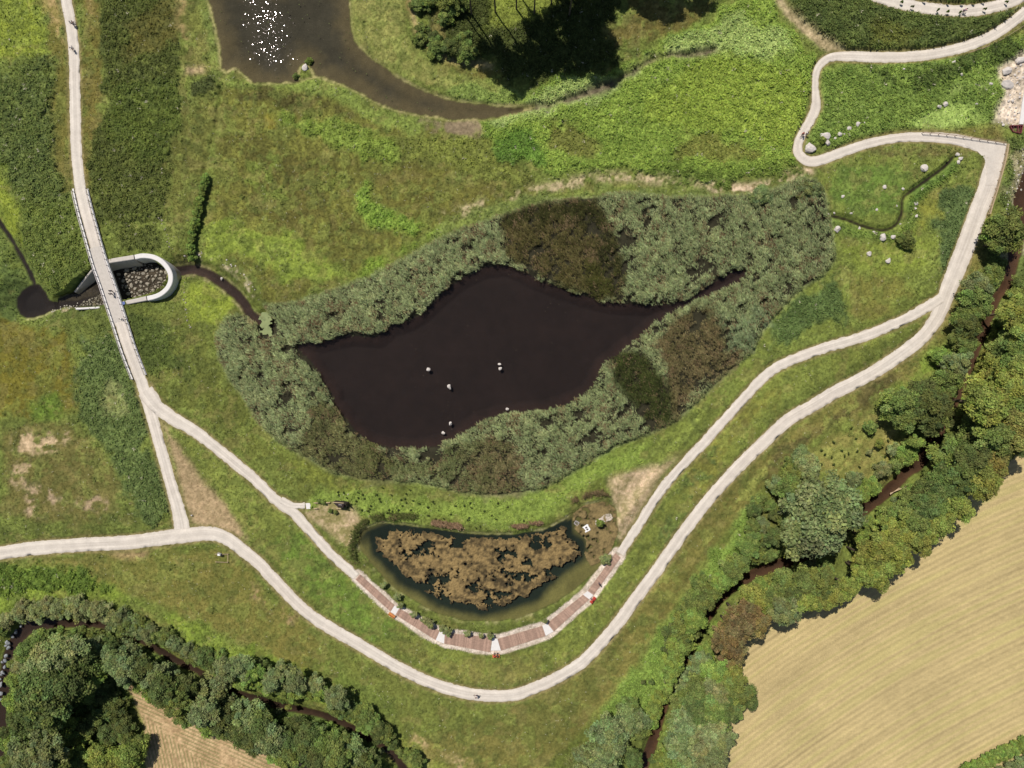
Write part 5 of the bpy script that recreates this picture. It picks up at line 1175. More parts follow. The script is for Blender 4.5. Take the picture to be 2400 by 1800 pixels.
for i, (x, y) in enumerate([(600,50),(745,110),(1070,150),(1195,175),(1355,185),(1680,140),(1960,50),(900,22),(1200,48),(1380,58),(1530,48),(1660,28)]):
    seedling(Zm(2000, 0, 5.53, [(x, y)])[0], .36, 1.7, 'l', 'slim young tree on the edge of the top right curved path', 'young trees along the top right curved path')

# ------------------------------------------------------------------ boulders and stones (each one a thing)
M_STONE = plain('pale_limestone', (206, 198, 190), .9, .16, 3.0, .5, k=.85)
M_RIP = plain('riprap_stone', (164, 156, 140), .95, .3, 3.0, .5, k=.78)
M_GREY = plain('wet_grey_stone', (150, 154, 158), .8, .2, 3.0, .5, k=.8)
import bmesh
def rock_mesh(seed, mat):
    q = random.Random(seed); bm = bmesh.new()
    bmesh.ops.create_icosphere(bm, subdivisions=2, radius=1)
    cuts = [(Vector((q.uniform(-1, 1), q.uniform(-1, 1), q.uniform(-.3, 1))).normalized(), q.uniform(.42, .82)) for _ in range(10)]
    for v in bm.verts:
        p = v.co.copy()
        for n, d in cuts:
            e = p.dot(n) - d
            if e > 0: p -= n * e * .9
        p *= 1 + .09 * q.uniform(-1, 1)
        p.z = max(p.z, -.5) * .75
        v.co = p
    me = bpy.data.meshes.new('rock'); bm.to_mesh(me); bm.free(); me.materials.append(mat); return me
ROCKS = {m.name: [rock_mesh(40 + i, m) for i in range(6)] for m in (M_STONE, M_RIP, M_GREY)}
NR = 0
def rock(p, r, label, group, m=M_STONE, z=None, name='boulder', cat='boulder', el=1.0):
    global NR; NR += 1
    q = random.Random(NR * 7 + 1)
    o = link(name, ROCKS[m.name][NR % 6], None, (p[0], p[1], (zat(*p) if z is None else z) + .18 * r))
    o.scale = (r * q.uniform(.95, 1.15) * el, r * q.uniform(.8, 1.0), r * q.uniform(.75, 1.0)); o.rotation_euler = (q.uniform(-.15, .15), q.uniform(-.15, .15), q.uniform(0, 6.28))
    return tag(o, label, cat, group)
for (x, y, r_), lab in zip([(362,207,50),(1755,112,42),(1757,195,44),(775,560,60),(795,1262,54),(660,1452,50),(1905,985,42)],
    ['pale round boulder standing alone farthest left in the dark pond', 'upper of the two pale boulders lying close together in the pond', 'lower of the two pale boulders lying close together in the pond', 'largest pale boulder near the middle of the dark pond', 'pale boulder with a green tuft off the lower pond shore', 'pale boulder nearest the lower shore of the dark pond', 'smallest flat pale boulder at the lower right of the pond']):
    rock(src((960 + x / 8.296, 840 + y / 8.296), -.4), r_ / 82.96 * .98, lab, 'boulders in the dark pond', z=-.55)
rock(t1(1,0,425,580), 1.15, 'big pale boulder on the grassy spit in the brown lake', None)
tree_at(t1(1,0,460,520), .9, 'l', .7, 'light green plant clump behind the boulder on the lake spit', 'plant clumps on the lake spit', 'plant')
tree_at(t1(1,0,340,650), .8, 'g', .6, 'green plant clump beside the boulder on the lake spit', 'plant clumps on the lake spit', 'plant')
for (x, y, r_), lab in zip([(360,1275,58),(480,1185,50),(505,1245,34),(570,1205,19),(612,1168,26),(652,1160,13),(690,1110,28),(765,1085,28),(822,1068,11),(1590,550,22),(1660,655,18),(1160,610,14),(1910,730,20),(1790,740,14),(1790,908,15),(1465,928,26),(1522,910,30)],
    ['largest pale boulder at the hairpin bend of the path', 'tall pale boulder with grass around it behind the hairpin boulder', 'flat pale boulder beside the path below the tall hairpin boulder'] + ['pale stone in the row running up from the hairpin bend'] * 6 + ['white stone on the slope below the upper right path'] * 6 + ['left of two pale boulders close together on the right slope', 'right of two pale boulders close together on the right slope']):
    rock(t1(3,0,x,y), r_ * .0271, lab, 'boulders on the upper right slope')
tree_at(t1(3,0,460,1215), .8, 'l', .9, 'bright green clump among the hairpin boulders', None, 'plant')
for (c, r0, x, y, r_), lab in zip([(3,0,1345,1462,52),(3,0,1640,1330,24),(3,0,1660,1372,28),(3,0,1632,1410,26),(3,0,1005,1620,24),(3,0,1165,1635,18),(3,1,645,38,20),(3,1,935,155,15),(3,1,578,180,15),(3,1,715,188,15),(3,1,1110,120,12),(3,1,1270,105,22),(3,1,1268,145,18),(3,1,1270,210,20),(3,1,785,312,17),(3,1,915,348,15),(3,1,985,400,42),(3,1,1075,390,25),(3,1,1212,362,25),(3,1,878,532,30),(3,1,1035,592,30),(3,1,1150,275,11),(3,1,530,185,14),(3,1,590,330,38)],
    ['large pale boulder beside the upper end of the rill', 'top stone of the pale stone arc at the rill head', 'middle stone of the pale stone arc at the rill head', 'bottom stone of the pale stone arc at the rill head'] + ['small pale stone in the grass of the right meadow'] * 12 + ['largest white boulder below the bend of the rill', 'white boulder just right of the largest one by the rill', 'pale boulder tucked behind the lone dark bush', 'pale boulder below the rill in the open right meadow', 'flat pale stone lowest in the right meadow', 'small pale stone in the grass of the right meadow', 'small pale stone in the grass of the right meadow', 'broad pale rock against the right end of the reeds']):
    rock(t1(c,r0,x,y), r_ * .0271, lab, 'boulders of the right meadow')
q = random.Random(21)
def inpoly(P, p):
    c = False
    for i in range(len(P)):
        a, b = P[i], P[i - 1]
        if (a[1] > p[1]) != (b[1] > p[1]) and p[0] < (b[0] - a[0]) * (p[1] - a[1]) / (b[1] - a[1]) + a[0]: c = not c
    return c
def scatter_rocks(poly, n, r0, r1, label, group, m, z=None, pw=2.0):
    xs_ = [p[0] for p in poly]; ys_ = [p[1] for p in poly]; placed = []; tries = 0
    radii = sorted([r0 + (r1 - r0) * q.random() ** pw for _ in range(n)], reverse=True)
    for r in radii:
        for t in range(60):
            p = (q.uniform(min(xs_), max(xs_)), q.uniform(min(ys_), max(ys_)))
            if inpoly(poly, p) and all((p[0] - a) ** 2 + (p[1] - b) ** 2 > (.85 * (r + c)) ** 2 for a, b, c in placed):
                placed.append((*p, r)); rock(p, r, label, group, m, z, 'riprap_stone', 'stone'); break
ZB = lambda pts, z=-2.5: Zm(130, 570, 6.9125, pts, z)
scatter_rocks(ZB([(960,480),(1290,360),(1520,330),(1680,360),(1790,450),(1800,580),(1740,680),(1640,760),(1460,830),(1150,910),(1040,700)]), 105, .16, .75, 'grey riprap stone lying inside the curved concrete wall', 'riprap stones inside the curved concrete wall', M_RIP)
scatter_rocks(ZB([(400,960),(620,860),(780,790),(860,980),(560,1010),(330,1020)]), 55, .14, .42, 'riprap stone on the bank left of the bridge', 'riprap stones left of the bridge', M_RIP)
scatter_rocks(ZB([(-60,1040),(330,960),(340,1050),(100,1090),(-60,1130)]), 22, .14, .34, 'pale stone edging the lower rim of the round pool', 'pale stones round the pool', M_STONE)
for pts, n, lab, grp in (([(1380,215),(1410,250),(1440,340),(1465,420),(1490,500)], 13, 'stone in the short row leading down to the curved wall', 'stones in the row above the curved wall'),
                         ([(1560,790),(1580,900),(1600,1000),(1625,1100),(1635,1160)], 15, 'stone in the row running down from the curved wall', 'stones in the row below the curved wall')):
    c = spline(T(0,1,pts), 8)
    for i in range(n):
        a = c[int(i / (n - 1) * (len(c) - 1))]
        rock((a[0] + q.uniform(-.45, .45), a[1] + q.uniform(-.4, .4)), q.uniform(.12, .34), lab, grp, M_RIP, None, 'stone', 'stone')
rock(t1(0,1,1898,745), .48, 'single pale boulder standing in the short stream', None, z=-1.2)
c = spline(T(0,1,[(1600,540),(1760,550),(1900,595),(2030,670),(2130,760),(2200,860)]), 8)
for i in range(18):
    a = c[q.randrange(len(c))]; rock((a[0] + q.uniform(-.8, .8), a[1] + q.uniform(-.5, .9)), q.uniform(.12, .26), 'small pale stone on the outer bank of the short stream', 'stones on the outer bank of the short stream', M_STONE, None, 'stone', 'stone')
for x, y, r_ in [(70,570,30),(75,620,24),(55,690,22),(45,725,24),(40,785,20),(30,835,22),(15,850,16),(12,940,30),(10,1010,22),(5,1065,20),(180,430,16),(140,480,22),(112,520,20),(225,410,13),(250,395,12),(285,385,10),(330,375,9),(25,745,14),(50,600,16),(8,890,14)]:
    rock(t1(0,3,x,y,-.9), r_ * .0271, 'grey white stone on the outer bank of the lower left brook', 'stones on the outer bank of the lower left brook', M_GREY, -.95 + .1, 'stone', 'stone')
scatter_rocks(T(3,0,[(2010,620),(2100,560),(2200,440),(2215,600),(2190,800),(2150,1060),(2090,1110),(1960,1080),(1990,960),(2080,850),(1990,790),(2060,680)]), 60, .16, .5, 'pale rock of the stony chute at the right edge', 'rocks of the stony chute at the right edge', M_STONE)
for x, y, r_, lab in ((2042,630,44,'broad pale slab rock at the upper end of the stony chute'), (2045,735,60,'largest slanted pale slab beside the stony chute'), (2165,520,44,'pale boulder at the top right of the stony chute')):
    rock(t1(3,0,x,y), r_ * .0271, lab, 'slabs of the stony chute', el=1.25)
scatter_rocks(T(3,0,[(2170,1290),(2250,1260),(2250,1640),(2090,1640),(2110,1500)]) , 26, .16, .42, 'pale rock on the bank below the red trash rack', 'rocks below the red trash rack', M_STONE)
scatter_rocks(T(3,1,[(2040,10),(2090,0),(2070,200),(2030,210)]), 12, .16, .36, 'pale rock on the near bank of the upper right brook', 'rocks on the upper right brook bank', M_STONE)

# ------------------------------------------------------------------ bridge and flood channel walls
M_CONC = plain('pale_concrete', (206, 198, 188), .85, .08, 1.5, .15, k=.78)
M_CONCW = plain('white_concrete', (226, 222, 218), .8, .05, 2.0, .1, k=.85)
M_DARKM = plain('dark_steel', (70, 62, 62), .5, .1, 4, 0, .6)
M_PALEM = plain('galvanised_steel', (196, 188, 188), .5, .08, 4, 0, .3)
M_DECKW = plain('weathered_deck_board', (170, 140, 122), .8, .14, 3.0, .2, k=.92)
def planks_vary(m, lo, hi):
    nt = m.node_tree; b = nt.nodes['Principled BSDF']; old = b.inputs['Base Color'].links[0].from_socket
    g = nt.nodes.new('ShaderNodeNewGeometry'); mr = nt.nodes.new('ShaderNodeMapRange'); mr.inputs['To Min'].default_value = lo; mr.inputs['To Max'].default_value = hi
    nt.links.new(g.outputs['Random Per Island'], mr.inputs['Value'])
    v = nt.nodes.new('ShaderNodeVectorMath'); v.operation = 'SCALE'; nt.links.new(old, v.inputs[0]); nt.links.new(mr.outputs['Result'], v.inputs['Scale']); nt.links.new(v.outputs[0], b.inputs['Base Color'])
planks_vary(M_DECKW, .78, 1.14)
M_TIMBER = plain('pale_timber', (196, 172, 140), .8, .14, 4.0, .2, k=.85)
M_DARKW = plain('dark_stained_timber', (58, 48, 46), .8, .2, 4.0, .2)
nc, nw_ = PATHC[0]
nd = np.concatenate([[0], np.cumsum(np.linalg.norm(np.diff(nc, axis=0), axis=1))])
def along(yy): return float(np.interp(-yy, -nc[:, 1], nd))
def npos(s_):
    p = np.array([np.interp(s_, nd, nc[:, 0]), np.interp(s_, nd, nc[:, 1])])
    p2 = np.array([np.interp(s_ + .4, nd, nc[:, 0]), np.interp(s_ + .4, nd, nc[:, 1])]); t = (p2 - p) / np.linalg.norm(p2 - p)
    return p, t, np.array([-t[1], t[0]])         # left normal (east side is +)
def sweep(s0, s1, step, o0, o1, z0, z1):
    """strip prism along the bridge between offsets o0..o1 and heights z0..z1 over the hump"""
    m = MB(); n = max(2, int((s1 - s0) / step)); v = []
    for i in range(n + 1):
        p, t, nn = npos(s0 + (s1 - s0) * i / n); h = float(hump(np.array([p[0]]), np.array([p[1]]))[0])
        a = p + nn * o0; b = p + nn * o1
        v += [(a[0], a[1], h + z0), (b[0], b[1], h + z0), (b[0], b[1], h + z1), (a[0], a[1], h + z1)]
    f = []
    for i in range(n):
        k = 4 * i
        f += [(k, k + 4, k + 5, k + 1), (k + 1, k + 5, k + 6, k + 2), (k + 2, k + 6, k + 7, k + 3), (k + 3, k + 7, k + 4, k)]
    f += [(0, 1, 2, 3), (4 * n + 3, 4 * n + 2, 4 * n + 1, 4 * n)]
    return m.add(v, f)
s_a, s_b = along(t1(0,1,0,480)[1]), along(t1(0,1,0,1120)[1])
r_a, r_b = along(t1(0,1,0,-10)[1]), along(t1(0,1,0,1600)[1])
pm = npos((s_a + s_b) / 2)[0]
bridge = empty('footbridge', (0, 0, 0))
tag(bridge, 'pale footbridge with railings crossing the walled flood channel', 'bridge')
sweep(s_a, s_b, .8, -1.85, 1.85, -.55, .02).build('deck', M_CONC, bridge)
for sg in (-1, 1):
    sweep(r_a if sg > 0 else r_a - .8, r_b, .8, sg * 1.48, sg * 1.86, .025, .16).build('kerb', M_CONCW, bridge)
    n = int((r_b - r_a) / 1.55)
    m = MB(); pts = []
    for i in range(n + 1):
        p, t, nn = npos(r_a + (r_b - r_a) * i / n); h = float(hump(np.array([p[0]]), np.array([p[1]]))[0])
        a = p + nn * sg * 1.60; pts.append((a[0], a[1], h + 1.1))
    m.tube(pts, .045, 6)
    m.tube([(a, b, c - .5) for a, b, c in pts], .018, 5); m.tube([(a, b, c - .28) for a, b, c in pts], .018, 5)
    rail = m.build('railing', M_PALEM, bridge)
    for a, b, c in pts:
        MB().box((a, b, c - .53), (.09, .09, 1.06)).build('rail_post', M_DARKM, rail)
def wall(name, tops, width, zt, zb, batter_in, batter_out, side, mat, parent, label=None):
    """battered wall along a line; side=+1 when the inside lies to the left of the line"""
    P = [np.array(p) for p in tops]; n = len(P); v = []; zt = list(np.broadcast_to(zt, n)); zb = list(np.broadcast_to(zb, n)); width = list(np.broadcast_to(width, n))
    for i in range(n):
        t = P[min(i + 1, n - 1)] - P[max(i - 1, 0)]; t /= np.linalg.norm(t); nn = np.array([-t[1], t[0]]) * side
        w = width[i] / 2; dz = zt[i] - zb[i]
        ins = P[i] + nn * w; out = P[i] - nn * w; ib_ = ins + nn * batter_in * dz; ob = out - nn * batter_out * dz
        bev = .12
        v += [(*ob, zb[i]), (*(out), zt[i] - bev), (*(out + nn * bev), zt[i]), (*(ins - nn * bev), zt[i]), (*ins, zt[i] - bev), (*ib_, zb[i])]
    f = []
    for i in range(n - 1):
        for k in range(5): f.append((6 * i + k, 6 * i + k + 1, 6 * i + k + 7, 6 * i + k + 6) if side > 0 else (6 * i + k, 6 * i + k + 6, 6 * i + k + 7, 6 * i + k + 1))
    f += [tuple(range(6)) if side < 0 else tuple(reversed(range(6))), tuple(6 * (n - 1) + k for k in (reversed(range(6)) if side < 0 else range(6)))]
    return MB().add(v, f).build(name, mat, parent, False)
fw = empty('flood_wall', (*pm, 0))
fw.location = (0, 0, 0)
tag(fw, 'curved pale concrete wall enclosing a stone lined basin by the bridge', 'wall')
ZA = lambda pts, z=.4: Zm(130, 570, 6.9125, pts, z)
arc = spline(ZA([(1295,228),(1400,207),(1520,212),(1625,240),(1725,300),(1805,385),(1858,480),(1872,570),(1855,660),(1800,750),(1705,828),(1600,872),(1495,895)]), 5)
wall('curved_wall', arc, 1.12, .65, -3.9, .08, .1, -1, M_CONCW, fw)
wall('straight_wall', ZA([(600,385),(760,345),(900,292),(1090,262),(1288,232)], .05), [.5,.6,1.0,1.05,1.08], [.08,.1,.5,.55,.6], -3.9, .22, .02, -1, M_CONC, fw)
wall('straight_wall', ZA([(1490,897),(1310,935),(1130,970),(1000,1000),(860,1035)], .05), [1.08,1.0,1.0,.6,.45], [.6,.55,.5,.1,.05], -3.9, .1, .02, -1, M_CONC, fw)
wall('wing_wall', ZA([(240,775),(380,640),(520,510),(660,385),(700,368)], -.6), .45, [-2.2,-1.4,-.7,.05,.1], -3.9, .3, .02, -1, M_CONC, fw)
wall('low_wall', ZA([(870,1034),(700,1042),(500,1052),(310,1060)], -.2), .48, [-.05,-.2,-.4,-.6], -3.9, .05, .02, -1, M_CONCW, fw)
# blue box beside the wall
bb = empty('blue_box', (*ZA([(1108,975)])[0], 0)); tag(bb, 'small blue utility box at the corner of bridge and wall', 'box')
M_BLUE = plain('blue_paint', (70, 92, 150), .5, .1, 4)
MB().box((0, 0, .32), (.75, .6, .64), .3).build('body', M_BLUE, bb); MB().box((0, 0, .665), (.82, .66, .05), .3).build('lid', M_BLUE, bb)
# bollards on the path
for i, (x, y, w_) in enumerate([(1062,1232,0),(1092,1232,1),(1160,1240,0)]):
    p = ZA([(x, y)], .7)[0]; h = float(hump(np.array([p[0]]), np.array([p[1]]))[0]) + .04
    b_ = empty('bollard', (*p, h)); tag(b_, 'white removable bollard in the middle of the bridge path' if w_ else 'dark thin bollard on the bridge path, ' + ('left of the white one' if i == 0 else 'right of the white one'), 'bollard', 'bollards across the bridge path')
    MB().tube([(0, 0, 0), (0, 0, .85)], .16 if w_ else .08, 12).build('post', M_CONCW if w_ else M_DARKM, b_, True)
    MB().tube([(0, 0, .85), (0, 0, .95)], [.17, .1] if w_ else [.085, .05], 12).build('cap', M_CONCW if w_ else M_DARKM, b_, True)

# ------------------------------------------------------------------ boardwalk
bw = empty('boardwalk', (0, 0, 0)); tag(bw, 'curved timber boardwalk with white concrete pads along the shallow pond', 'boardwalk')
for qd in DECKS:
    a0, a1, b1, b0 = [np.array(p) for p in qd]      # planks run across, from a-side to b-side
    L_ = max(np.linalg.norm(b0 - a0), np.linalg.norm(b1 - a1)); n = max(6, int(L_ / .24)); m = MB()
    qq = random.Random(int(L_ * 100))
    for i in range(n):
        u0 = (i + .05) / n; u1 = (i + .93) / n
        p = [a0 + (b0 - a0) * u0, a1 + (b1 - a1) * u0, a1 + (b1 - a1) * u1, a0 + (b0 - a0) * u1]
        m.prism([tuple(x) for x in p], .09, .14 + qq.uniform(-.006, .006))
    d = m.build('deck_panel', M_DECKW, bw)
    mj = MB()
    for e in (.12, .5, .88):
        p, r_ = a0 + (a1 - a0) * e, b0 + (b1 - b0) * e; t = (r_ - p) / np.linalg.norm(r_ - p); nn = np.array([-t[1], t[0]]) * .05
        mj.prism([tuple(p + nn), tuple(p - nn), tuple(r_ - nn), tuple(r_ + nn)], -.12, .088)
    mj.build('joist', M_DARKW, bw)
for qd in PADS:
    c_ = np.mean([np.array(p) for p in qd], 0)
    MB().prism([tuple(np.array(p) + (c_ - np.array(p)) * .015) for p in qd], -.15, .125).build('concrete_pad', M_CONCW, bw)
# ------------------------------------------------------------------ benches
M_ORANGE = plain('orange_bench_slat', (196, 128, 70), .6, .12, 4)
M_RED = plain('red_bench_slat', (178, 62, 44), .6, .12, 4)
def bench(p, rz, mat, label):
    b_ = empty('park_bench', (p[0], p[1], zat(*p)), rz); tag(b_, label, 'bench', 'benches along the boardwalk')
    m = MB()
    for k in range(4): m.box((0, -.18 + .12 * k, .45), (1.7, .10, .035))
    m.build('seat', mat, b_); m = MB()
    for k in range(3): m.box((0, -.30 - .03 * k, .58 + .12 * k), (1.7, .035, .10), rx=.25)
    m.build('backrest', mat, b_)
    for sx in (-1, 1):
        MB().box((sx * .7, -.22, .21), (.05, .05, .43)).box((sx * .7, .16, .21), (.05, .05, .43)).box((sx * .7, -.03, .40), (.05, .45, .05)).box((sx * .7, -.33, .66), (.05, .05, .5), rx=.25).build('leg_frame', M_DARKM, b_)
    return b_
B1 = Zb((550, 606))[0]; B2 = Zb((1895, 1128))[0]; B3 = Zc((1715, 858))[0]
bench(B1, math.radians(-36), M_ORANGE, 'orange wooden bench with a dark bag at the left of the boardwalk')
bench(B2, math.radians(3), M_ORANGE, 'orange bench with two seated people at the bottom of the boardwalk')
bench(B3, math.radians(52), M_RED, 'red bench at the right hand bend of the boardwalk')
bg = Zb((592, 632))[0]; bag = empty('bag', (bg[0], bg[1], zat(*bg))); tag(bag, 'dark bag standing beside the orange bench', 'bag')
MB().box((0, 0, .2), (.42, .26, .4), .5).build('body', M_DARKW, bag); MB().ring((0, 0, .4), .11, .018, 'Y', 14, 5).build('handle', M_DARKW, bag)

# ------------------------------------------------------------------ wooden hide with fenced approach
HZ = lambda pts, z=0: Zm(680, 1150, 13.825, pts, z)
hide = empty('bird_hide', (0, 0, 0)); tag(hide, 'dark wooden bird hide with viewing slit beside the link path', 'hide')
a, b = np.array(HZ([(1385,375)], 2.6)[0]), np.array(HZ([(1745,400)], 2.6)[0])
c, d = np.array(HZ([(1560,545)], 2.0)[0]), np.array(HZ([(1720,560)], 2.0)[0])
v = []
roof = [(*a, 2.75), (*b, 2.75), (*d, 2.05), (*c, 2.05)]
MB().add(roof + [(x, y, z - .08) for x, y, z in roof], [(0, 1, 2, 3)[::-1], (4, 5, 6, 7), (0, 1, 5, 4), (1, 2, 6, 5), (2, 3, 7, 6), (3, 0, 4, 7)]).build('roof', M_DARKW, hide)
MB().tube([(*a, 2.78), (*b, 2.78)], .09, 6).build('ridge_beam', M_TIMBER, hide)
e0 = a * .6 + c * .4 + np.array([.5, 0]); e1 = b * .6 + d * .4
MB().tube([(*(e0 + (e1 - e0) * .25), 2.56), (*(e0 + (e1 - e0) * .75), 2.56)], .05, 4).build('slit_frame', M_PALEM, hide)
t_ = (b - a) / np.linalg.norm(b - a); n_ = np.array([-t_[1], t_[0]])
def vwall(p0, p1, z0, z1, th=.08):
    t = (p1 - p0) / np.linalg.norm(p1 - p0); nn = np.array([-t[1], t[0]]) * th / 2
    return MB().prism([tuple(p0 + nn), tuple(p1 + nn), tuple(p1 - nn), tuple(p0 - nn)], z0, z1)
vwall(a, b, -.1, 2.66).build('back_wall', M_DARKW, hide); vwall(b, b + (d - b) * .95 + np.array([.02, 0]), -.1, 2.02).build('side_wall', M_DARKW, hide)
vwall(b, b + np.array([.55, -.2]), -.1, 3.4).build('screen', M_DARKW, hide); vwall(b + np.array([.55, -.2]), b + np.array([.8, -.75]), -.1, 3.4).build('screen', M_DARKW, hide)
for p in (c, d): MB().box((*p, .98), (.1, .1, 2.1)).build('post', M_DARKW, hide)
for pts, lab in (([(765,395),(930,395)], 'pale timber rail on the upper side of the hide approach, nearest the paving'), ([(1160,392),(1290,385)], 'pale timber rail on the upper side of the hide approach, nearest the hide'), ([(765,580),(890,575)], 'pale timber rail on the lower side of the hide approach, nearest the paving'), ([(1500,575),(1660,585)], 'pale timber rail in front of the bird hide')):
    p0, p1 = [np.array(p) for p in HZ(pts, .5)]
    fr_ = empty('timber_rail', (0, 0, 0)); tag(fr_, lab, 'rail', 'rails of the hide approach')
    MB().box((*((p0 + p1) / 2), .6), (np.linalg.norm(p1 - p0), .16, .10), math.atan2(*(p1 - p0)[::-1])).build('beam', M_TIMBER, fr_)
    for u in (.12, .88): MB().box((*(p0 + (p1 - p0) * u), .26), (.1, .1, .6)).build('post', M_TIMBER, fr_)
tag(MB().prism(HZ([(500,405),(700,395),(755,410),(765,560),(700,590),(530,590)]), -.05, .095).build('paving', M_CONCW), 'white paved pad before the hide', kind='structure')
for i, (x, y) in enumerate([(1080,375),(960,340),(1310,650),(1480,700)]):
    tree_at(HZ([(x, y)])[0], .55, 'g', 1.0, f'leafy plant beside the approach of the bird hide, {ORD[i]} from the left path', 'plants at the bird hide', 'plant')

# ------------------------------------------------------------------ rafts on the shallow pond
RZ = lambda pts, z=-.4: Zm(1330, 1180, 13.825, pts, z)
M_WHITE = plain('white_painted_wood', (236, 234, 232), .6, .04, 4, k=.9)
rf = empty('nesting_raft', (0, 0, 0)); tag(rf, 'white floating nesting raft with two dark hatches', 'raft')
MB().prism(RZ([(480,775),(635,665),(680,690),(672,715),(745,830),(735,860),(580,940),(560,905),(590,880),(515,790)]), -.47, -.2).build('float', M_WHITE, rf)
for pts in ([(560,775),(615,740),(650,780),(595,815)], [(600,835),(655,800),(685,835),(630,870)]):
    MB().prism(RZ(pts), -.21, -.185).build('hatch', M_DARKW, rf)
sf = empty('floating_frame', (0, 0, 0)); tag(sf, 'small floating frame with pale edges beside the white raft', 'frame')
fr = [np.array(p) for p in RZ([(270,560),(380,625),(325,725),(215,650)])]
m = MB()
for i in range(4): m.tube([(*fr[i], -.4), (*fr[(i + 1) % 4], -.4)], .07, 6)
m.build('frame_bar', M_PALEM, sf)
m = MB()
for u in (.33, .66): m.tube([(*(fr[0] + (fr[1] - fr[0]) * u), -.42), (*(fr[3] + (fr[2] - fr[3]) * u), -.42)], .04, 6)
m.build('cross_bar', M_PALEM, sf)
vwall(np.array(RZ([(1500,330)])[0]), np.array(RZ([(1530,370)])[0]), -.5, .1, .4)

# ------------------------------------------------------------------ fenced measuring station
SZ = lambda pts, z=0: Zm(480, 1270, 27.65, pts, z)
stn = empty('measuring_station', (0, 0, 0)); tag(stn, 'white measuring cabinet inside a low wooden pen by the path', 'cabinet')
p = SZ([(925, 830)], 1.0)[0]
MB().box((*p, .75), (.62, .40, .9)).build('cabinet', M_WHITE, stn); MB().tube([(*p, -.05), (*p, .32)], .06, 8).build('stand', M_PALEM, stn)
MB().tube([(p[0] - .05, p[1] + .45, -.05), (p[0] - .05, p[1] + .45, 2.0)], .05, 8).build('mast', M_PALEM, stn, True)
MB().ring((p[0] + .05, p[1] + .5, 1.5), .14, .03, 'Z', 16, 6).build('gauge', M_PALEM, stn)
MB().box((p[0] + .35, p[1] - .2, .7), (.5, .5, .06), .3).build('solar_panel', M_DARKM, stn)
pen = empty('wooden_pen', (0, 0, 0)); tag(pen, 'low weathered wooden pen around the white cabinet', 'fence')
cs = [np.array(x) for x in SZ([(740,760),(1560,760),(1540,1290),(760,1260)])]
for i in range(4):
    a, b = cs[i], cs[(i + 1) % 4]
    if i != 3: MB().box((*((a + b) / 2), .55), (np.linalg.norm(b - a), .08, .1), math.atan2(*(b - a)[::-1])).build('rail', M_TIMBER, pen)
    MB().box((*a, .3), (.12, .12, .7)).build('post', M_TIMBER, pen)

# ------------------------------------------------------------------ fences
def fence(pts, label, rails, step=1.9, hgt=1.0, rail_r=.05, mat=M_TIMBER, double=False):
    c = spline(pts, 6); d = np.concatenate([[0], np.cumsum(np.linalg.norm(np.diff(c, axis=0), axis=1))])
    fe = empty('post_and_rail_fence', (0, 0, 0)); tag(fe, label, 'fence', 'timber fences of the upper right paths')
    n = max(2, int(d[-1] / step)); P = []
    for i in range(n + 1):
        s_ = d[-1] * i / n; P.append((np.interp(s_, d, c[:, 0]), np.interp(s_, d, c[:, 1])))
    for x, y in P: MB().tube([(x, y, -.1), (x, y, hgt + .05)], .07, 7).build('post', mat, fe, True)
    for z in rails: MB().tube([(x, y, z) for x, y in P], rail_r, 6).build('rail', mat, fe)
    if double:
        m = MB(); m.tube([(x + .22, y - .05, hgt - .1) for x, y in P], .075, 6); m.build('top_beam', mat, fe)
M_FENCE = plain('weathered_fence_wood', (150, 128, 108), .85, .2, 4, .2)
fence(T(3,0,[(1340,1145),(1450,1153),(1600,1168),(1750,1190),(1900,1212),(2050,1233)], .6), 'weathered timber fence along the outer side of the hairpin path', [.5, .95], mat=M_FENCE)
fence(T(3,0,[(2068,1248),(2045,1370),(2010,1500),(1968,1650)], .6) + T(3,1,[(1935,90),(1908,190)], .6), 'pale double rail fence beside the wide path on the right', [.5, .95], double=True)
fence(T(3,0,[(1730,455),(1850,420),(1960,375),(2080,305),(2212,222),(2330,140)], .6), 'weathered timber fence on the outer side of the top right path', [.5, .95], mat=M_FENCE)
fence(T(3,0,[(640,398),(700,402)], .3), 'short low timber rail where the hill track meets the path', [.4], hgt=.5, mat=M_FENCE)

# ------------------------------------------------------------------ trash rack and chute slab
CZ = lambda pts, z=0: Zm(2240, 280, 13.825, pts, z)
M_RUST = plain('dark_red_steel', (112, 52, 58), .6, .2, 3, .1)
rk = empty('trash_rack', (0, 0, 0)); tag(rk, 'dark red steel trash rack over the culvert mouth at the right edge', 'grate')
q4 = [np.array(p) for p in CZ([(1760,210),(2150,210),(2100,450),(1850,390)], .5)]
for i in range(4):
    vwall(q4[i], q4[(i + 1) % 4], -.8, [.9, .8, .6, .7][i], .16).build('side_plate', M_RUST, rk)
MB().prism([tuple(x) for x in q4], -.85, -.5).build('sump', M_DARKM, rk)
m = MB()
for u in (.2, .5, .62, .8): m.tube([(*(q4[0] + (q4[1] - q4[0]) * u), .8), (*(q4[3] + (q4[2] - q4[3]) * u), .65)], .05 if u != .62 else .09, 6)
m.build('bars', M_RUST, rk)
tag(MB().prism(CZ([(2010,180),(2100,-500),(2190,-1000),(2330,-1000),(2240,-400),(2140,180)]), -.3, .55).build('chute_slab', M_CONCW), 'pale concrete slab of the chute leading to the red trash rack', 'slab')
lg = empty('log_bench', (0, 0, 0)); tag(lg, 'pale log bench lying beside the grove at the top', 'bench')
a, b = t1(1,0,1635,45), t1(1,0,1688,140)
MB().tube([(*a, .4), (*b, .4)], .17, 8).build('seat', M_TIMBER, lg, True)
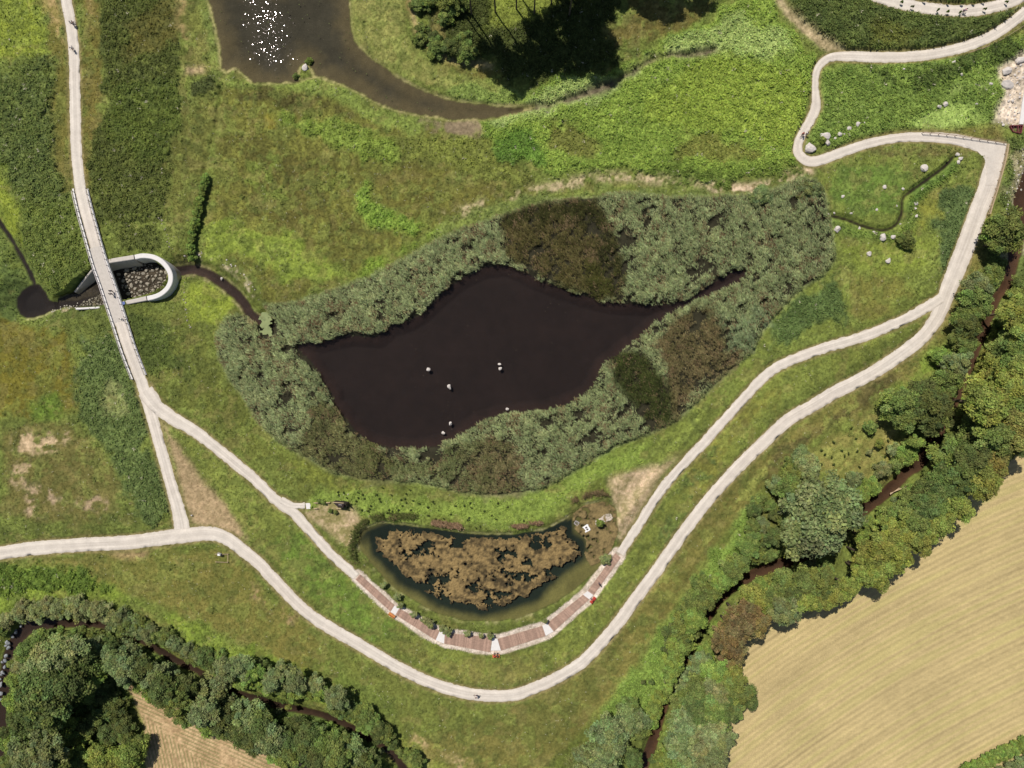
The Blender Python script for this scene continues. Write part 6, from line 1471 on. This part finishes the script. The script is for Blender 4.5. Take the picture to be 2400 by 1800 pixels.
for u in (.2, .8): MB().box((a[0] + (b[0] - a[0]) * u, a[1] + (b[1] - a[1]) * u, .1), (.3, .3, .4)).build('leg', M_DARKW, lg)
bl = empty('fallen_branch', (0, 0, 0)); tag(bl, 'bleached fallen branches across the brook beside the trees', 'branch')
m = MB(); a = t1(3,2,1060,945); b = t1(3,2,1190,880)
for k in range(4): m.tube([(a[0], a[1] - .1 * k, -.2), ((a[0] + b[0]) / 2, (a[1] + b[1]) / 2 + .15 * k, .35), (b[0] + .2 * k, b[1] - .3 * k, .5)], [.08, .05, .02], 6)
m.build('branches', M_TIMBER, bl)

# ------------------------------------------------------------------ people and bicycles
M_SKIN = plain('skin', (196, 150, 124), .6, .05, 5)
M_HAIR = plain('dark_hair', (52, 40, 34), .7, .2, 20)
def cloth(name, c): return plain(name, c, .9, .12, 10)
M_DENIM = cloth('dark_blue_cloth', (54, 58, 84)); M_BLACK = cloth('black_cloth', (40, 38, 42)); M_WHITEC = cloth('white_cloth', (228, 226, 224)); M_REDC = cloth('red_cloth', (190, 52, 44)); M_PURP = cloth('violet_cloth', (112, 92, 140)); M_GREYC = cloth('grey_cloth', (128, 122, 122))
def skin_mesh(name, verts, edges, rad, mat, root=0, sub=1):
    me = bpy.data.meshes.new(name); me.from_pydata(verts, edges, []); o = bpy.data.objects.new(name, me); COL.objects.link(o)
    o.modifiers.new('Skin', 'SKIN'); su = o.modifiers.new('Sub', 'SUBSURF'); su.levels = sub; su.render_levels = sub
    sv = me.skin_vertices[0].data
    for i, r in enumerate(rad): sv[i].radius = (r, r) if not hasattr(r, '__len__') else r
    sv[root].use_root = True
    bpy.context.view_layer.update()
    dg = bpy.context.evaluated_depsgraph_get()
    nm = bpy.data.meshes.new_from_object(o.evaluated_get(dg)); nm.name = name
    bpy.data.objects.remove(o); bpy.data.meshes.remove(me)
    nm.materials.clear(); nm.materials.append(mat)
    for p in nm.polygons: p.use_smooth = True
    return nm
def figure(loc, rz, pose, top, legs, label, group=None, hair=M_HAIR):
    """pose: 'walk', 'sit' or 'ride'; faces +Y"""
    pr = empty('person', loc, rz); tag(pr, label, 'person', group)
    if pose == 'walk':
        hip = (0, 0, .92); J = {'kn_l': (-.10, .12, .50), 'an_l': (-.10, .24, .09), 'kn_r': (.10, .03, .49), 'an_r': (.10, -.26, .13)}
        ch = (0, .02, 1.28); nk = (0, .03, 1.48); hd = (0, .05, 1.64)
        A = {'sh_l': (-.19, .02, 1.42), 'el_l': (-.25, -.10, 1.15), 'wr_l': (-.25, -.02, .90), 'sh_r': (.19, .02, 1.42), 'el_r': (.25, .08, 1.15), 'wr_r': (.24, .24, .95)}
    elif pose == 'sit':
        hip = (0, 0, .52); J = {'kn_l': (-.11, .46, .50), 'an_l': (-.11, .50, .08), 'kn_r': (.11, .46, .50), 'an_r': (.11, .42, .08)}
        ch = (0, -.06, .90); nk = (0, -.05, 1.10); hd = (0, .0, 1.26)
        A = {'sh_l': (-.19, -.05, 1.04), 'el_l': (-.27, .06, .80), 'wr_l': (-.18, .30, .62), 'sh_r': (.19, -.05, 1.04), 'el_r': (.27, .06, .80), 'wr_r': (.18, .30, .62)}
    else:
        hip = (0, -.22, .98); J = {'kn_l': (-.11, .16, .80), 'an_l': (-.12, .02, .42), 'kn_r': (.11, .10, .62), 'an_r': (.12, .02, .22)}
        ch = (0, .02, 1.28); nk = (0, .16, 1.42); hd = (0, .26, 1.56)
        A = {'sh_l': (-.19, .12, 1.37), 'el_l': (-.27, .28, 1.16), 'wr_l': (-.26, .50, 1.04), 'sh_r': (.19, .12, 1.37), 'el_r': (.27, .28, 1.16), 'wr_r': (.26, .50, 1.04)}
    V = [hip, ch, nk, hd]; R = [(.15, .11), (.16, .11), .055, .10]; E = [(0, 1), (1, 2), (2, 3)]
    def add(p, par, r): V.append(p); R.append(r); E.append((par, len(V) - 1)); return len(V) - 1
    add((hd[0], hd[1] + .02, hd[2] + .09), 3, .085)
    add((hd[0], hd[1] + .11, hd[2] - .01), 3, .022)          # nose
    for s_ in ('l', 'r'):
        sx = -1 if s_ == 'l' else 1
        h_ = add((sx * .095, hip[1], hip[2] - .05), 0, .085); k = add(J['kn_' + s_], h_, .06); a = add(J['an_' + s_], k, .042)
        add((J['an_' + s_][0], J['an_' + s_][1] + .17, J['an_' + s_][2] - .05), a, .04)
        sh = add(A['sh_' + s_], 1, .06); el = add(A['el_' + s_], sh, .043); wr = add(A['wr_' + s_], el, .03)
        d = (Vector(A['wr_' + s_]) - Vector(A['el_' + s_])).normalized(); sd_ = Vector((0, 0, 1)).cross(d); sd_ = (sd_ if sd_.length > .1 else Vector((1, 0, 0))).normalized(); dn = Vector((0, 0, -1))
        pm_ = add(tuple(Vector(A['wr_' + s_]) + d * .08), wr, .032)
        for f_, (o_, l_) in enumerate(((-.03, .075), (-.01, .085), (.011, .08), (.03, .06))):
            b0 = Vector(V[pm_]) + sd_ * o_ + d * .015; k1 = add(tuple(b0 + d * .02), pm_, .009); add(tuple(b0 + d * l_ * .7 + dn * .03), k1, .0085)
        tb = Vector(A['wr_' + s_]) + d * .04 - sd_ * sx * .035; k1 = add(tuple(tb), wr, .012); add(tuple(tb + d * .035 - sd_ * sx * .02 + dn * .015), k1, .0095)
    link('body', skin_mesh('body', V, E, R, M_SKIN), pr)
    # shirt and trousers: slightly larger shells over the same joints
    V2 = [(hip[0], hip[1], hip[2] + .04), ch, (nk[0], nk[1] - .01, nk[2] - .05)]; E2 = [(0, 1), (1, 2)]; R2 = [(.172, .132), (.182, .134), .085]
    for s_ in 'lr':
        V2.append(A['sh_' + s_]); R2.append(.08); E2.append((1, len(V2) - 1)); V2.append(A['el_' + s_]); R2.append(.06); E2.append((len(V2) - 2, len(V2) - 1))
    link('shirt', skin_mesh('shirt', V2, E2, R2, top), pr)
    V3 = [(hip[0], hip[1], hip[2])]; E3 = []; R3 = [(.165, .13)]
    for s_ in 'lr':
        sx = -1 if s_ == 'l' else 1; an = Vector(J['an_' + s_]); kn = Vector(J['kn_' + s_])
        V3.append((sx * .1, hip[1], hip[2] - .06)); R3.append(.103); E3.append((0, len(V3) - 1)); V3.append(J['kn_' + s_]); R3.append(.078); E3.append((len(V3) - 2, len(V3) - 1)); V3.append(tuple(an + (kn - an) * .12)); R3.append(.062); E3.append((len(V3) - 2, len(V3) - 1))
    link('trousers', skin_mesh('trousers', V3, E3, R3, legs), pr)
    hm = MB(); n = 12
    vs = [(hd[0], hd[1] - .01, hd[2] + .215)]
    for j in range(1, 5):
        ph_ = j * .42
        for i in range(n):
            t = 6.283 * i / n; fr_ = 1 - .25 * (math.sin(t) > .3) * (j > 2)
            vs.append((hd[0] + .125 * math.sin(ph_) * math.cos(t), hd[1] - .02 + .135 * math.sin(ph_) * math.sin(t) * fr_, hd[2] + .07 + .145 * math.cos(ph_)))
    fs = [(0, 1 + i, 1 + (i + 1) % n) for i in range(n)] + [(1 + (j - 1) * n + i, 1 + j * n + i, 1 + j * n + (i + 1) % n, 1 + (j - 1) * n + (i + 1) % n) for j in range(1, 4) for i in range(n)]
    hm.add(vs, fs).build('hair', hair, pr, True)
    return pr
def bicycle(loc, rz, label, group='bicycles on the paths'):
    b_ = empty('bicycle', loc, rz); tag(b_, label, 'bicycle', group)
    for y in (-.52, .52):
        w = MB().ring((0, y, .34), .32, .022, 'Y', 24, 6)
        w.v = [(a_[1] - y, y + a_[0], a_[2]) for a_ in w.v]
        wh = w.build('wheel', M_BLACK, b_, True)
        sp = MB()
        for k in range(6): a = k * 1.047; sp.tube([(0, y, .34), (0, y + .31 * math.cos(a), .34 + .31 * math.sin(a))], .006, 4)
        sp.build('spokes', M_PALEM, wh)
    MB().tube([(0, -.52, .34), (0, -.05, .30), (0, .40, .82), (0, -.18, .80), (0, -.05, .30)], .022, 6).tube([(0, -.52, .34), (0, -.18, .80), (0, -.22, .92)], .018, 6).tube([(0, .52, .34), (0, .38, .98)], .02, 6).build('frame', M_DARKM, b_)
    MB().tube([(-.28, .40, 1.0), (-.1, .44, 1.02), (.1, .44, 1.02), (.28, .40, 1.0)], .016, 6).build('handlebar', M_DARKM, b_)
    MB().box((0, -.24, .94), (.16, .26, .06)).build('saddle', M_BLACK, b_); MB().box((0, -.02, .28), (.34, .08, .03)).build('pedals', M_BLACK, b_)
def on_path(p, dz=.06): return (p[0], p[1], float(hump(np.array([p[0]]), np.array([p[1]]))[0]) + dz)
p = on_path(src((173.2, 56), .8)); bicycle(p, math.radians(5), 'bicycle ridden near the top of the left path'); figure(p, math.radians(5), 'ride', M_GREYC, M_DENIM, 'cyclist in grey riding near the top of the left path', 'people on the paths')
p = on_path(src((168.2, 113), .8)); bicycle(p, math.radians(200), 'bicycle second from the top on the left path'); figure(p, math.radians(200), 'ride', M_WHITEC, M_DENIM, 'cyclist in white riding lower down the left path', 'people on the paths')
figure(on_path(src((168, 54.5), .8)), math.radians(180), 'walk', M_WHITEC, M_BLACK, 'small walker beside the upper cyclist on the left path', 'people on the paths')
figure(on_path(src((262.4, 682.3), 1.2)), math.radians(195), 'walk', M_DENIM, M_BLACK, 'upper of two walkers on the footbridge', 'people on the paths')
figure(on_path(src((262.2, 689.2), 1.2)), math.radians(195), 'walk', M_GREYC, M_DENIM, 'lower of two walkers on the footbridge', 'people on the paths')
p = on_path(src((1882, 314), .8), .07); bicycle(p, math.radians(140), 'bicycle ridden by a red clad cyclist at the hairpin'); figure(p, math.radians(140), 'ride', M_REDC, M_BLACK, 'cyclist in a red shirt before the hairpin bend', 'people on the paths')
figure(on_path(src((1891, 313.5), .8), .07), math.radians(150), 'walk', M_WHITEC, M_GREYC, 'walker in white beside the red cyclist', 'people on the paths')
p = on_path(src((1117.5, 1632), .8), .06); bicycle(p, math.radians(85), 'bicycle on the bottom bend of the long path'); figure(p, math.radians(85), 'ride', M_WHITEC, M_DENIM, 'cyclist in white on the bottom bend of the long path', 'people on the paths')
p = on_path(src((2260, 25), .8), .07); bicycle(p, math.radians(-80), 'bicycle on the top right curved path'); figure(p, math.radians(-80), 'ride', M_PURP, M_BLACK, 'cyclist in violet on the top right curved path', 'people on the paths')
figure((*Zc((1822, 595))[0], .14), math.radians(150), 'walk', M_BLACK, M_DENIM, 'person in dark clothes walking on the boardwalk', 'people at the boardwalk')
for dx, mt, lab in ((-.35, M_REDC, 'person in red sitting at the left end of the orange bench'), (.35, M_BLACK, 'person in black sitting at the right end of the orange bench')):
    figure((B2[0] + dx, B2[1] - .02, zat(*B2)), math.radians(3), 'sit', mt, M_BLACK, lab, 'people at the boardwalk')
figure((B3[0], B3[1], zat(*B3)), math.radians(52), 'sit', M_REDC, M_DENIM, 'person in red sitting on the red bench', 'people at the boardwalk')
for i, (x, y) in enumerate([(1898.4, 300)]):
    p = src((x, y)); sg = empty('sign_post', (p[0], p[1], .06)); tag(sg, 'thin dark post standing on the path near the hairpin', 'post')
    MB().tube([(0, 0, 0), (0, 0, 1.7)], .04, 8).build('pole', M_DARKM, sg, True); MB().box((0, .03, 1.55), (.32, .03, .3)).build('plate', M_DARKM, sg)
sd3 = t1(0,2,1662,1133); ps = empty('marker_stone', (sd3[0], sd3[1], 0)); tag(ps, 'small white marker at the edge of the bare triangle', 'marker')
MB().tube([(0, 0, -.05), (0, 0, .5)], [.16, .13], 8).build('post', M_WHITE, ps, True); MB().tube([(0, 0, .5), (0, 0, .58)], [.17, .06], 8).build('cap', M_WHITE, ps, True)
